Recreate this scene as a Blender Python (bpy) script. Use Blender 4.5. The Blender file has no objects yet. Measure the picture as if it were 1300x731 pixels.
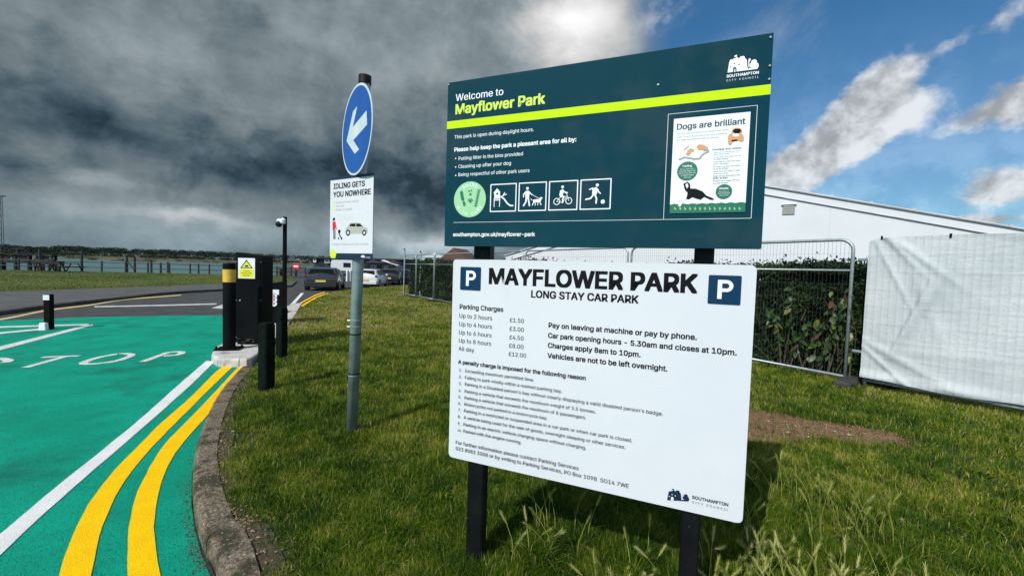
import bpy, bmesh, math, random, os
import numpy as np
import mathutils.geometry
from mathutils import Vector, Matrix
rnd = random.Random(7)
rng = np.random.default_rng(7)
SC = bpy.context.scene
COL = SC.collection

# ------------------------------------------------------------------ camera
F, PITCH, ROLL, EYE = 520.0, 0.0436, 0.031, 1.45      # focal length in pixels of a 1300 wide picture
cam_d = bpy.data.cameras.new("camera")
cam_d.sensor_width = 36.0
cam_d.lens = 36.0 * F / 1300.0
cam_d.clip_start = 0.05
cam_d.clip_end = 12000
cam = bpy.data.objects.new("camera", cam_d)
COL.objects.link(cam)
cam.matrix_world = (Matrix.Translation((0, 0, EYE)) @ Matrix.Rotation(math.pi / 2 - PITCH, 4, 'X')
                    @ Matrix.Rotation(ROLL, 4, 'Z'))
SC.camera = cam

# ------------------------------------------------------------------ light
SUN_DIR = Vector((-math.sin(math.radians(36.5)), -math.cos(math.radians(36.5)), 0)) * math.cos(math.radians(42)) + Vector((0, 0, math.sin(math.radians(42))))
sun_d = bpy.data.lights.new("sun", 'SUN')
sun_d.energy = 4.3
sun_d.angle = math.radians(0.5)
sun_d.color = (1.0, 0.955, 0.88)
sun = bpy.data.objects.new("sun", sun_d)
sun.rotation_euler = SUN_DIR.to_track_quat('Z', 'Y').to_euler()
COL.objects.link(sun)
SC.view_settings.view_transform = 'Standard'
SC.view_settings.look = 'None'
SC.view_settings.exposure = 0.0
SC.view_settings.gamma = 1.0
SC.view_settings.use_curve_mapping = False


def ray(px, py):
    u, v = (px - 650) / F, -(py - 365.5) / F
    c, s = math.cos(ROLL), math.sin(ROLL)
    a, b = u * c - v * s, u * s + v * c
    return Vector((a, math.cos(PITCH) + b * math.sin(PITCH), -math.sin(PITCH) + b * math.cos(PITCH)))


def G(px, py, z=0.0):
    """where the sight line meets the level z"""
    d = ray(px, py)
    t = (z - EYE) / d.z
    return Vector((d.x * t, d.y * t, z))


def AtY(px, py, Y):
    d = ray(px, py)
    t = Y / d.y
    return Vector((d.x * t, Y, EYE + d.z * t))


# ------------------------------------------------------------------ world
class NT:
    def __init__(s, tree):
        s.t = tree

    def n(s, typ, **kw):
        nd = s.t.nodes.new(typ)
        for k, v in kw.items():
            setattr(nd, k, v)
        return nd

    def l(s, a, b):
        s.t.links.new(a, b)

    def put(s, sock, v):
        if hasattr(v, 'is_linked'):
            s.l(v, sock)
        else:
            sock.default_value = v

    def m(s, op, a, b=0.0, c=0.0, clamp=False):
        nd = s.n('ShaderNodeMath', operation=op, use_clamp=clamp)
        s.put(nd.inputs[0], a); s.put(nd.inputs[1], b); s.put(nd.inputs[2], c)
        return nd.outputs[0]

    def mix(s, f, a, b, blend='MIX'):
        nd = s.n('ShaderNodeMix', data_type='RGBA', blend_type=blend)
        s.put(nd.inputs[0], f); s.put(nd.inputs[6], a); s.put(nd.inputs[7], b)
        return nd.outputs[2]

    def ss(s, v, a, b, lo=0.0, hi=1.0):
        nd = s.n('ShaderNodeMapRange', interpolation_type='SMOOTHSTEP')
        s.put(nd.inputs[0], v); nd.inputs[1].default_value = a; nd.inputs[2].default_value = b
        nd.inputs[3].default_value = lo; nd.inputs[4].default_value = hi
        return nd.outputs[0]

    def noise(s, vec, scale, detail=4, rough=0.5, dist=0.0):
        nd = s.n('ShaderNodeTexNoise')
        if vec is not None:
            s.l(vec, nd.inputs['Vector'])
        nd.inputs['Scale'].default_value = scale
        nd.inputs['Detail'].default_value = detail
        nd.inputs['Roughness'].default_value = rough
        nd.inputs['Distortion'].default_value = dist
        return nd.outputs[0]

    def xyz(s, x, y, z):
        nd = s.n('ShaderNodeCombineXYZ')
        s.put(nd.inputs[0], x); s.put(nd.inputs[1], y); s.put(nd.inputs[2], z)
        return nd.outputs[0]


world = bpy.data.worlds.new("World")
SC.world = world
world.use_nodes = True
world.node_tree.nodes.clear()
w = NT(world.node_tree)
sky = w.n('ShaderNodeTexSky', sky_type='NISHITA')
sky.sun_disc = False
sky.sun_elevation = math.radians(42)
sky.sun_rotation = math.atan2(SUN_DIR.x, SUN_DIR.y)
sky.altitude = 0
sky.air_density = 1.0
sky.dust_density = 0.3
sky.ozone_density = 3.0
geo = w.n('ShaderNodeTexCoord')
sep = w.n('ShaderNodeSeparateXYZ')
w.l(geo.outputs['Generated'], sep.inputs[0])
X, Y, Z = sep.outputs
# cloud deck coordinates: where the sight line meets a flat layer overhead
den = w.m('ADD', w.m('MAXIMUM', Z, 0.0), 0.16)
P = w.xyz(w.m('DIVIDE', X, den), w.m('DIVIDE', Y, den), 0.0)
az0 = w.m('ARCTAN2', X, Y)
el0 = w.m('ARCSINE', Z)
nA = w.noise(P, 0.9, 6, 0.55, 0.4)
dirv = w.xyz(w.m('MULTIPLY', az0, 1.0), w.m('MULTIPLY', el0, 1.9), 0.0)
nB = w.noise(dirv, 3.2, 8, 0.60, 0.25)
dir3 = geo.outputs['Generated']
nC = w.noise(dir3, 10.0, 7, 0.56, 0.15)
nD = w.noise(dir3, 24.0, 6, 0.58, 0.2)
warp = w.m('SUBTRACT', nB, 0.5)
warp2 = w.m('SUBTRACT', w.noise(w.xyz(w.m('ADD', az0, 7.3), w.m('MULTIPLY', el0, 1.9), 2.0), 3.5, 6, 0.6), 0.5)
az = w.m('ADD', az0, w.m('MULTIPLY', warp, 0.26))
el = w.m('ADD', el0, w.m('MULTIPLY', warp2, 0.16))


def azel(px, py):
    d = ray(px, py).normalized()
    return math.atan2(d.x, d.y), math.asin(d.z)


def blob(px, py, rx, ry, tilt=0.0, amp=1.0, a_=None, e_=None):
    """one soft cloud mass at a compass direction"""
    a0, e0 = azel(px, py)
    q_ = 1 + ((px - 650) / F) ** 2
    rx, ry = rx / q_, ry / math.sqrt(q_)
    da = w.m('SUBTRACT', az if a_ is None else a_, a0)
    de = w.m('SUBTRACT', el if e_ is None else e_, e0)
    c, s_ = math.cos(tilt), math.sin(tilt)
    p = w.m('DIVIDE', w.m('ADD', w.m('MULTIPLY', da, c), w.m('MULTIPLY', de, s_)), rx / F)
    q = w.m('DIVIDE', w.m('SUBTRACT', w.m('MULTIPLY', de, c), w.m('MULTIPLY', da, s_)), ry / F)
    r2 = w.m('ADD', w.m('MULTIPLY', p, p), w.m('MULTIPLY', q, q))
    return w.m('MULTIPLY', w.m('EXPONENT', w.m('MULTIPLY', r2, -1.0)), amp)


def add(*vs):
    r = vs[0]
    for v in vs[1:]:
        r = w.m('ADD', r, v)
    return r


# storm cloud deck to the left and ahead, edge ragged
aE = azel(775, 40)[0]
edge = w.m('ADD', az, w.m('MULTIPLY', el0, -0.10))
storm = w.m('MULTIPLY', w.ss(edge, aE + 0.10, aE - 0.06), w.ss(edge, -2.1, -1.5))
# brightness of the deck
B = add(w.m('MULTIPLY', w.ss(nC, 0.44, 0.62), 0.034), w.m('MULTIPLY', w.m('SUBTRACT', nD, 0.5), 0.10), w.m('ADD', 0.192, w.m('MULTIPLY', w.m('SUBTRACT', w.ss(nB, 0.30, 0.70), 0.5), 0.13)),
        w.m('MULTIPLY', w.m('SUBTRACT', nA, 0.5), 0.03),
        w.m('MULTIPLY', w.m('SUBTRACT', nC, 0.5), 0.18),
        blob(400, 208, 330, 40, -0.14, -0.125), blob(120, 150, 200, 30, -0.25, -0.055),
        blob(260, 95, 190, 46, -0.30, 0.12), blob(560, 60, 150, 60, 0.0, 0.09),
        blob(80, 20, 90, 30, 0.0, -0.02), blob(730, 35, 62, 40, 0.0, 0.75),
        blob(560, 240, 120, 34, 0.0, -0.06), blob(150, 285, 420, 26, 0.0, 0.12), blob(90, 240, 90, 12, 0.1, 0.16), blob(30, 190, 60, 20, 0.1, 0.05),
        blob(560, 312, 60, 12, 0.2, 0.35), blob(20, 232, 50, 16, 0.0, -0.14), blob(265, 285, 70, 9, 0.0, 0.22))
B = w.m('MAXIMUM', B, w.m('ADD', 0.042, w.m('MULTIPLY', nC, 0.02)))
low = w.ss(el0, 0.02, 0.22, 1.0, 0.0)
tint_dark = w.mix(w.ss(B, 0.0, 0.26), (0.42, 0.86, 1.20, 1), (0.80, 0.99, 1.08, 1))
tint = w.mix(w.ss(B, 0.25, 0.6), tint_dark, (1.0, 1.0, 1.0, 1))
tint = w.mix(w.ss(el0, 0.0, 0.13, 0.75, 0.0), tint, (0.70, 1.0, 1.16, 1))
stormcol = w.mix(1.0, tint, w.xyz(B, B, B), 'MULTIPLY')
# fair weather clouds on the blue side and all round
azs = w.m('ADD', az0, w.m('MULTIPLY', warp, 0.14))
els = w.m('ADD', el0, w.m('MULTIPLY', warp2, 0.10))
_b = lambda px, py, rx, ry, tl, am: blob(px, py, rx * 1.3, ry * 1.5, tl, am, azs, els)
cumB = add(_b(1120, 118, 42, 26, 0.6, 1.0), _b(1085, 150, 50, 22, 0.5, 0.9), _b(1030, 205, 70, 20, 0.30, 1.1), _b(1110, 182, 46, 9, 0.45, .75),
           _b(1275, 122, 48, 22, 0.5, 1.0), _b(1225, 158, 36, 10, 0.35, .45), _b(1265, 236, 56, 20, 0.2, 1.15), _b(1205, 55, 50, 9, 0.6, 0.45),
           _b(1290, 20, 50, 14, 0.5, 0.6), _b(990, 225, 36, 16, 0, 0.8), _b(860, 10, 60, 14, 0.2, 0.45), _b(1250, 287, 56, 8, 0, 0.9))
side = w.ss(w.m('ABSOLUTE', az0), 1.05, 1.5)
scatter = w.m('MULTIPLY', w.ss(w.m('ADD', w.m('MULTIPLY', nC, .4), w.m('MULTIPLY', nB, .6)), 0.48, 0.58), w.m('MULTIPLY', side, .9))
wisps = w.m('MULTIPLY', w.ss(w.noise(w.xyz(w.m('MULTIPLY', az0, 1.0), w.m('ADD', w.m('MULTIPLY', el0, 1.6), w.m('MULTIPLY', az0, -0.8)), 4.0), 3.6, 6, 0.6, 0.5), 0.42, 0.78), 0.24)
cov = add(cumB, w.m('MULTIPLY', w.m('SUBTRACT', nC, 0.5), 1.3), w.m('MULTIPLY', w.m('SUBTRACT', nD, 0.5), 0.6))
cum = w.m('MULTIPLY', w.ss(cov, 0.30, 0.92), 0.93)
veil = w.ss(el0, 0.0, 0.50, 0.34, 0.0)
cum = w.m('MAXIMUM', w.m('MAXIMUM', cum, w.m('MAXIMUM', wisps, veil)), scatter)
cumlight = w.ss(add(w.m('MULTIPLY', nB, .3), w.m('MULTIPLY', nC, 1.0), w.m('MULTIPLY', nD, .6)), 0.78, 1.12, 0.38, 0.90)
cumlight = w.m('MULTIPLY', cumlight, w.m('ADD', 1.0, w.m('MULTIPLY', side, 0.7)))
cumcol = w.mix(1.0, (0.93, 0.97, 1.0, 1), w.xyz(cumlight, cumlight, cumlight), 'MULTIPLY')
STR = 0.10
k = 1.0 / STR
blue = w.mix(1.0, sky.outputs[0], (0.44, 0.88, 1.06, 1), 'MULTIPLY')
c1 = w.mix(cum, blue, w.mix(1.0, cumcol, (k, k, k, 1), 'MULTIPLY'))
c2 = w.mix(storm, c1, w.mix(1.0, stormcol, (k, k, k, 1), 'MULTIPLY'))
bg = w.n('ShaderNodeBackground')
bg.inputs['Strength'].default_value = STR
w.l(c2, bg.inputs['Color'])
wo = w.n('ShaderNodeOutputWorld')
w.l(bg.outputs[0], wo.inputs['Surface'])

# ------------------------------------------------------------------ materials
MATS = {}


def mat(name, col, rough=0.7, col2=None, nscale=8.0, namt=0.5, bump=0.0, bscale=60.0, metal=0.0, spec=0.5, coat=0.0,
        speck=None, trans=0.0, detail=5, big=None):
    if name in MATS:
        return MATS[name]
    m = bpy.data.materials.new(name)
    m.use_nodes = True
    t = NT(m.node_tree)
    bs = m.node_tree.nodes['Principled BSDF']
    g = t.n('ShaderNodeNewGeometry')
    pos = g.outputs['Position']
    c = (*col, 1)
    if col2 is not None:
        f = t.ss(t.noise(pos, nscale, detail, 0.6), 0.5 - 0.25 / max(namt, .01) * 0.5, 0.5 + 0.25 / max(namt, .01) * 0.5)
        c = t.mix(f, (*col, 1), (*col2, 1))
    if big is not None:
        bc, bsc, lo, hi = big
        c = t.mix(t.ss(t.noise(pos, bsc, 5, 0.65), lo, hi), c, (*bc, 1))
    if speck is not None:
        sc_, sscale, lo, hi = speck
        c = t.mix(t.ss(t.noise(pos, sscale, 2, 0.6), lo, hi), c, (*sc_, 1))
    t.put(bs.inputs['Base Color'], c)
    bs.inputs['Roughness'].default_value = rough
    bs.inputs['Metallic'].default_value = metal
    bs.inputs['Specular IOR Level'].default_value = spec
    if coat:
        bs.inputs['Coat Weight'].default_value = coat
        bs.inputs['Coat Roughness'].default_value = 0.03
    if bump:
        b = t.n('ShaderNodeBump')
        b.inputs['Strength'].default_value = min(1.0, bump)
        b.inputs['Distance'].default_value = 0.008
        t.l(t.noise(pos, bscale, 3, 0.7), b.inputs['Height'])
        t.l(b.outputs[0], bs.inputs['Normal'])
    if trans:
        tr = t.n('ShaderNodeBsdfTranslucent')
        t.put(tr.inputs[0], c)
        mx = t.n('ShaderNodeMixShader')
        mx.inputs[0].default_value = trans
        t.l(bs.outputs[0], mx.inputs[1]); t.l(tr.outputs[0], mx.inputs[2])
        t.l(mx.outputs[0], m.node_tree.nodes['Material Output'].inputs['Surface'])
    MATS[name] = m
    return m


def blade_mat(name, ramp, trans=0.35, rough=0.6):
    m = bpy.data.materials.new(name)
    m.use_nodes = True
    t = NT(m.node_tree)
    bs = m.node_tree.nodes['Principled BSDF']
    at = t.n('ShaderNodeAttribute', attribute_name='tint')
    cr = t.n('ShaderNodeValToRGB')
    while len(cr.color_ramp.elements) < len(ramp):
        cr.color_ramp.elements.new(0.5)
    for e, (p_, c_) in zip(cr.color_ramp.elements, ramp):
        e.position = p_; e.color = (*c_, 1)
    t.l(at.outputs['Fac'], cr.inputs[0])
    t.l(cr.outputs[0], bs.inputs['Base Color'])
    bs.inputs['Roughness'].default_value = rough
    bs.inputs['Specular IOR Level'].default_value = 0.25
    tr = t.n('ShaderNodeBsdfTranslucent')
    t.l(cr.outputs[0], tr.inputs[0])
    mx = t.n('ShaderNodeMixShader'); mx.inputs[0].default_value = trans
    t.l(bs.outputs[0], mx.inputs[1]); t.l(tr.outputs[0], mx.inputs[2])
    t.l(mx.outputs[0], m.node_tree.nodes['Material Output'].inputs['Surface'])
    MATS[name] = m
    return m


asphalt = mat('asphalt', (0.030, 0.033, 0.036), 0.85, (0.055, 0.058, 0.060), 2.2, 0.8, 0.8, 130, speck=((0.11, 0.11, 0.11), 160, 0.62, 0.7))
path_m = mat('footpath_tarmac', (0.060, 0.062, 0.064), 0.9, (0.090, 0.092, 0.092), 1.2, 0.8, 0.6, 110, speck=((0.13, 0.13, 0.13), 120, 0.62, 0.72))
tar_m = mat('old_bitumen', (0.018, 0.018, 0.017), 0.8, (0.04, 0.036, 0.03), 20, 0.8, 1.0, 90)
green_m = mat('green_surfacing', (0.000, 0.275, 0.175), 0.7, (0.001, 0.370, 0.245), 1.6, 0.55, 0.8, 170, spec=0.15,
              speck=((0.001, 0.130, 0.085), 150, 0.52, 0.66), big=((0.006, 0.150, 0.105), 1.3, 0.48, 0.74))
yellow_m = mat('yellow_paint', (0.93, 0.54, 0.000), 0.7, (0.98, 0.62, 0.001), 6, 0.6, 0.7, 170, speck=((0.66, 0.34, 0.005), 150, 0.56, 0.70), spec=0.15)
white_m = mat('white_paint', (0.72, 0.73, 0.73), 0.6, (0.82, 0.83, 0.82), 5, 0.6, 0.7, 170, speck=((0.50, 0.52, 0.52), 150, 0.57, 0.70), spec=0.35)
worn_white = mat('worn_white_paint', (0.60, 0.62, 0.62), 0.7, (0.74, 0.75, 0.74), 9, 0.7, 0.8, 150, speck=((0.05, 0.22, 0.17), 45, 0.60, 0.66))
worn_yellow = mat('worn_yellow_paint', (0.50, 0.38, 0.12), 0.7, (0.58, 0.50, 0.26), 5, 0.7, 0.5, 150, speck=((0.12, 0.11, 0.09), 60, 0.6, 0.66))
worn_far_white = mat('worn_road_white', (0.42, 0.43, 0.43), 0.7, (0.62, 0.63, 0.62), 5, 0.7, 0.5, 150, speck=((0.08, 0.08, 0.08), 60, 0.6, 0.66))
kerb_m = mat('kerb_concrete', (0.060, 0.046, 0.030), 0.9, (0.230, 0.185, 0.125), 70, 0.8, 1.0, 85, speck=((0.45, 0.40, 0.30), 90, 0.64, 0.70),
             big=((0.036, 0.033, 0.016), 5.5, 0.50, 0.62))
pale_m = mat('pale_concrete', (0.42, 0.41, 0.38), 0.85, (0.56, 0.55, 0.52), 7, 0.7, 0.6, 80, big=((0.22, 0.20, 0.16), 6, 0.56, 0.74))
soil_m = mat('soil', (0.038, 0.030, 0.015), 0.95, (0.060, 0.055, 0.020), 6, 0.7, 1.0, 45, big=((0.030, 0.040, 0.010), 1.5, 0.40, 0.6))
dirt_m = mat('bare_earth', (0.125, 0.058, 0.028), 0.95, (0.20, 0.115, 0.062), 12, 0.7, 1.0, 50, speck=((0.32, 0.26, 0.19), 40, 0.66, 0.72))
verge_m = mat('short_turf', (0.040, 0.060, 0.010), 0.95, (0.070, 0.078, 0.016), 0.9, 0.8, 1.0, 40, big=((0.085, 0.070, 0.024), 0.25, 0.5, 0.7))
water_m = mat('sea_water', (0.040, 0.125, 0.125), 0.3, (0.055, 0.150, 0.145), 0.05, 0.8, 1.0, 1.6, spec=0.5)
hill_m = mat('far_land', (0.055, 0.065, 0.040), 0.95, (0.10, 0.10, 0.055), 0.02, 0.8)
black_paint = mat('black_paint', (0.003, 0.0035, 0.005), 0.5, (0.006, 0.007, 0.008), 9, 0.7, 0.15, 60, speck=((0.16, 0.16, 0.16), 55, 0.72, 0.76), spec=.2)
cab_m = mat('cabinet_black', (0.003, 0.0035, 0.0045), 0.5, (0.006, 0.0065, 0.008), 3, 0.6, 0.0, spec=.08)
wood_black = mat('dark_green_timber', (0.003, 0.006, 0.005), 0.8, (0.006, 0.011, 0.008), 14, 0.7, 0.5, 60, spec=.06)
galv = mat('galvanised_steel', (0.20, 0.27, 0.28), 0.42, (0.29, 0.37, 0.38), 11, 0.7, 0.12, 90, metal=0.35, big=((0.15, 0.17, 0.15), 4, 0.58, 0.75))
galv_tube = mat('fence_tube_steel', (0.28, 0.34, 0.36), 0.45, (0.40, 0.46, 0.48), 20, 0.7, 0.1, 90, metal=0.5)
board_teal = mat('teal_sign_film', (0.0002, 0.034, 0.050), 0.6, (0.0004, 0.038, 0.056), 3, 0.5, spec=0.05, coat=0.34)
board_white = mat('white_sign_film', (0.61, 0.635, 0.68), 0.45, (0.655, 0.675, 0.72), 1.4, 0.5, spec=0.35, big=((0.60, 0.635, 0.675), 5, 0.58, 0.8))
sign_white = mat('white_print', (0.80, 0.83, 0.86), 0.4)
ink_black = mat('black_print', (0.004, 0.004, 0.006), 0.6, spec=.15)
ink_navy = mat('navy_print', (0.001, 0.032, 0.085), 0.5, spec=.2)
ink_darknavy = mat('dark_navy_print', (0.006, 0.020, 0.050), 0.4)
ink_teal = mat('dark_teal_print', (0.003, 0.035, 0.055), 0.4)
ink_lime = mat('lime_print', (0.52, 0.76, 0.000), 0.6, spec=.15)
ink_yellowgreen = mat('soft_lime_print', (0.56, 0.72, 0.05), 0.45)
ink_mint = mat('mint_print', (0.32, 0.60, 0.33), 0.45)
ink_green = mat('green_print', (0.006, 0.145, 0.085), 0.45)
ink_tan = mat('tan_print', (0.62, 0.30, 0.13), 0.5)
ink_grey = mat('grey_print', (0.30, 0.31, 0.31), 0.5)
ink_lgrey = mat('light_grey_print', (0.62, 0.64, 0.66), 0.5)
ink_red = mat('red_print', (0.60, 0.02, 0.03), 0.5)
ink_blue = mat('blue_sign_film', (0.006, 0.085, 0.36), 0.35, (0.008, 0.10, 0.40), 6, 0.6, spec=0.5, coat=0.2)
arrow_white = mat('reflective_white', (0.52, 0.60, 0.62), 0.5, (0.62, 0.69, 0.70), 12, 0.7)
yel_refl = mat('yellow_reflective', (0.62, 0.36, 0.035), 0.4, (0.72, 0.44, 0.06), 18, 0.7)
warn_yel = mat('warning_yellow', (0.78, 0.78, 0.02), 0.5)
tyre_m = mat('tyre_rubber', (0.012, 0.012, 0.013), 0.85)
rim_m = mat('wheel_alloy', (0.25, 0.26, 0.27), 0.35, metal=0.7)
glass_m = mat('car_glass', (0.003, 0.005, 0.006), 0.08, spec=0.5)
lamp_red = mat('tail_lamp_red', (0.13, 0.006, 0.008), 0.2, coat=0.5)
plate_y = mat('plate_yellow', (0.62, 0.50, 0.08), 0.5)
tent_m = mat('marquee_white', (0.66, 0.70, 0.74), 0.5, (0.71, 0.745, 0.785), 0.5, 0.6, 0.35, 2.0, trans=0.12)
tent_trim = mat('marquee_aluminium', (0.42, 0.45, 0.47), 0.45, (0.58, 0.61, 0.63), 1.4, 0.7, metal=0.3)
iron_m = mat('railing_iron', (0.014, 0.020, 0.024), 0.6)
dark_wood = mat('dark_bench_wood', (0.020, 0.019, 0.018), 0.8, (0.035, 0.032, 0.028), 10, 0.6)
pier_m = mat('pier_timber', (0.016, 0.017, 0.018), 0.85, (0.040, 0.038, 0.034), 2, 0.7)
bark_m = mat('hedge_wood', (0.045, 0.034, 0.022), 0.9, (0.12, 0.10, 0.075), 25, 0.7)
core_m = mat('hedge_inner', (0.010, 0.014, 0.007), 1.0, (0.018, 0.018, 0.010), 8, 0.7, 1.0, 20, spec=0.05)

# ------------------------------------------------------------------ object helpers
WL = {}


class MB:
    def __init__(s):
        s.v, s.f = [], []

    def add(s, V, Fc):
        n = len(s.v)
        s.v += [tuple(p) for p in V]
        s.f += [tuple(i + n for i in f) for f in Fc]
        return s

    def box(s, c, size, rz=0.0, bev=0.0, top=1.0):
        sx, sy, sz = size[0] / 2, size[1] / 2, size[2] / 2
        cr, sr = math.cos(rz), math.sin(rz)
        V = []
        if bev:
            b = min(bev, sx * .49, sy * .49, sz * .49)
            rings = [(-sz, b), (-sz + b, 0), (sz - b, 0), (sz, b)]
        else:
            rings = [(-sz, 0), (sz, 0)]
        for zz, ins in rings:
            k_ = top if zz > 0 else 1.0
            if bev:
                ax, ay = sx - ins, sy - ins
                bb = b if not ins else b * .5
                pts = [(ax - bb, -ay), (ax, -ay + bb), (ax, ay - bb), (ax - bb, ay), (-ax + bb, ay), (-ax, ay - bb), (-ax, -ay + bb), (-ax + bb, -ay)]
            else:
                pts = [(sx, -sy), (sx, sy), (-sx, sy), (-sx, -sy)]
            for x, y in pts:
                x *= k_; y *= k_
                V.append((c[0] + x * cr - y * sr, c[1] + x * sr + y * cr, c[2] + zz))
        n = len(V) // len(rings)
        Fc = [tuple(range(n))[::-1]]
        for r in range(len(rings) - 1):
            for i in range(n):
                j = (i + 1) % n
                Fc.append((r * n + i, r * n + j, (r + 1) * n + j, (r + 1) * n + i))
        Fc.append(tuple((len(rings) - 1) * n + i for i in range(n)))
        return s.add(V, Fc)

    def tube(s, pts, r, n=8, cap=True):
        pts = [Vector(p) for p in pts]
        V, Fc = [], []
        up = Vector((0, 0, 1))
        prev = None
        for i, p in enumerate(pts):
            if i == 0: d = pts[1] - p
            elif i == len(pts) - 1: d = p - pts[i - 1]
            else: d = (pts[i + 1] - p).normalized() + (p - pts[i - 1]).normalized()
            d.normalize()
            if prev is None:
                a = d.cross(up)
                if a.length < 1e-3: a = d.cross(Vector((1, 0, 0)))
            else:
                a = prev - d * prev.dot(d)
            a.normalize(); prev = a
            b = d.cross(a)
            rr = r[i] if isinstance(r, (list, tuple)) else r
            for k_ in range(n):
                t = 2 * math.pi * k_ / n
                V.append(p + a * (rr * math.cos(t)) + b * (rr * math.sin(t)))
        for i in range(len(pts) - 1):
            for k_ in range(n):
                j = (k_ + 1) % n
                Fc.append((i * n + k_, i * n + j, (i + 1) * n + j, (i + 1) * n + k_))
        if cap:
            Fc.append(tuple(range(n))[::-1]); Fc.append(tuple((len(pts) - 1) * n + k_ for k_ in range(n)))
        return s.add(V, Fc)

    def prism(s, poly, z0, z1):
        n = len(poly)
        V = [(p[0], p[1], z0) for p in poly] + [(p[0], p[1], z1) for p in poly]
        Fc = [tuple(range(n))[::-1], tuple(range(n, 2 * n))] + [(i, (i + 1) % n, n + (i + 1) % n, n + i) for i in range(n)]
        return s.add(V, Fc)

    def sheet(s, poly, z):
        return s.add([(p[0], p[1], z) for p in poly], [tuple(range(len(poly)))])

    def ball(s, c, r, nu=10, nv=6, sq=(1, 1, 1)):
        V, Fc = [], []
        for i in range(nv + 1):
            th = math.pi * i / nv
            for j in range(nu):
                ph = 2 * math.pi * j / nu
                V.append((c[0] + r * sq[0] * math.sin(th) * math.cos(ph), c[1] + r * sq[1] * math.sin(th) * math.sin(ph), c[2] + r * sq[2] * math.cos(th)))
        for i in range(nv):
            for j in range(nu):
                k_ = (j + 1) % nu
                Fc.append((i * nu + j, (i + 1) * nu + j, (i + 1) * nu + k_, i * nu + k_))
        return s.add(V, Fc)

    def build(s, name, m, parent=None, smooth=False, fix=True):
        V = np.array(s.v, dtype=float)
        c = (V.min(0) + V.max(0)) / 2
        me = bpy.data.meshes.new(name)
        me.from_pydata((V - c).tolist(), [], s.f)
        if fix:
            bm = bmesh.new(); bm.from_mesh(me)
            bmesh.ops.recalc_face_normals(bm, faces=bm.faces)
            bm.to_mesh(me); bm.free()
        if smooth:
            me.polygons.foreach_set('use_smooth', [True] * len(me.polygons))
        me.materials.append(m)
        return link(name, me, Vector(c), parent)


def link(name, data, c, parent=None):
    o = bpy.data.objects.new(name, data)
    COL.objects.link(o)
    c = Vector(c)
    WL[o.name] = c
    if parent is not None:
        o.parent = parent
        o.location = c - WL[parent.name]
    else:
        o.location = c
    return o


def tag(o, label=None, cat=None, group=None, kind=None):
    for k_, v_ in (('label', label), ('category', cat), ('group', group), ('kind', kind)):
        if v_:
            o[k_] = v_
    return o


def thing(name, loc, label, cat, group=None):
    return tag(link(name, None, loc), label, cat, group)


def structure(o):
    o['kind'] = 'structure'
    return o


def copy_tree(o, parent=None):
    c = o.copy()
    COL.objects.link(c)
    if parent: c.parent = parent
    for ch in [x for x in COL.objects if x.parent == o]:
        copy_tree(ch, c)
    return c


def smooth(pts, n=6):
    pts = [Vector(p) for p in pts]
    out = []
    P_ = [pts[0] * 2 - pts[1]] + pts + [pts[-1] * 2 - pts[-2]]
    for i in range(1, len(P_) - 2):
        a, b, c, d = P_[i - 1], P_[i], P_[i + 1], P_[i + 2]
        for k_ in range(n):
            t = k_ / n
            out.append(0.5 * ((2 * b) + (c - a) * t + (2 * a - 5 * b + 4 * c - d) * t * t + (3 * b - a - 3 * c + d) * t ** 3))
    out.append(pts[-1])
    return out


def resample(pts, step):
    out = [pts[0].copy()]
    acc = 0.0
    for a, b in zip(pts, pts[1:]):
        L = (b - a).length
        if L < 1e-9: continue
        t = step - acc
        while t <= L:
            out.append(a + (b - a) * (t / L)); t += step
        acc = (acc + L) % step if L < step - acc else L - (t - step)
    if (out[-1] - pts[-1]).length > step * .2: out.append(pts[-1].copy())
    return out


def cpx(ox, oy, sc):
    return lambda x, y: (ox + x / sc, oy + y / sc)


def ribbon(name, L, R, z, m, parent=None, kind='structure', jit=0.0):
    """a painted band between two edge lines on the ground"""
    n = 40
    def rs(pts):
        pts = [Vector((p[0], p[1], 0)) for p in pts]
        pts = smooth(pts, 8) if len(pts) > 2 else pts
        ln = [0]
        for a, b in zip(pts, pts[1:]): ln.append(ln[-1] + (b - a).length)
        out = []
        for i in range(n + 1):
            t = ln[-1] * i / n
            k_ = max(j for j in range(len(ln)) if ln[j] <= t + 1e-9)
            k_ = min(k_, len(pts) - 2)
            f_ = (t - ln[k_]) / max(1e-9, ln[k_ + 1] - ln[k_])
            q = pts[k_].lerp(pts[k_ + 1], f_)
            out.append(q + Vector((rnd.uniform(-jit, jit), rnd.uniform(-jit, jit), 0)))
        return out
    a, b = rs(L), rs(R)
    V = [(p.x, p.y, z) for p in a] + [(p.x, p.y, z) for p in b]
    Fc = [(i, i + 1, n + 2 + i, n + 1 + i) for i in range(n)]
    o = MB().add(V, Fc).build(name, m, parent)
    if o.data.polygons[0].normal.z < 0: o.data.flip_normals()
    if not parent and kind: o['kind'] = kind
    return o


def inside(poly, x, y):
    px_, py_ = np.array([p[0] for p in poly]), np.array([p[1] for p in poly])
    r = np.zeros(len(x), bool)
    j = len(poly) - 1
    for i in range(len(poly)):
        c = ((py_[i] > y) != (py_[j] > y)) & (x < (px_[j] - px_[i]) * (y - py_[i]) / (py_[j] - py_[i] + 1e-12) + px_[i])
        r ^= c
        j = i
    return r


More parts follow.
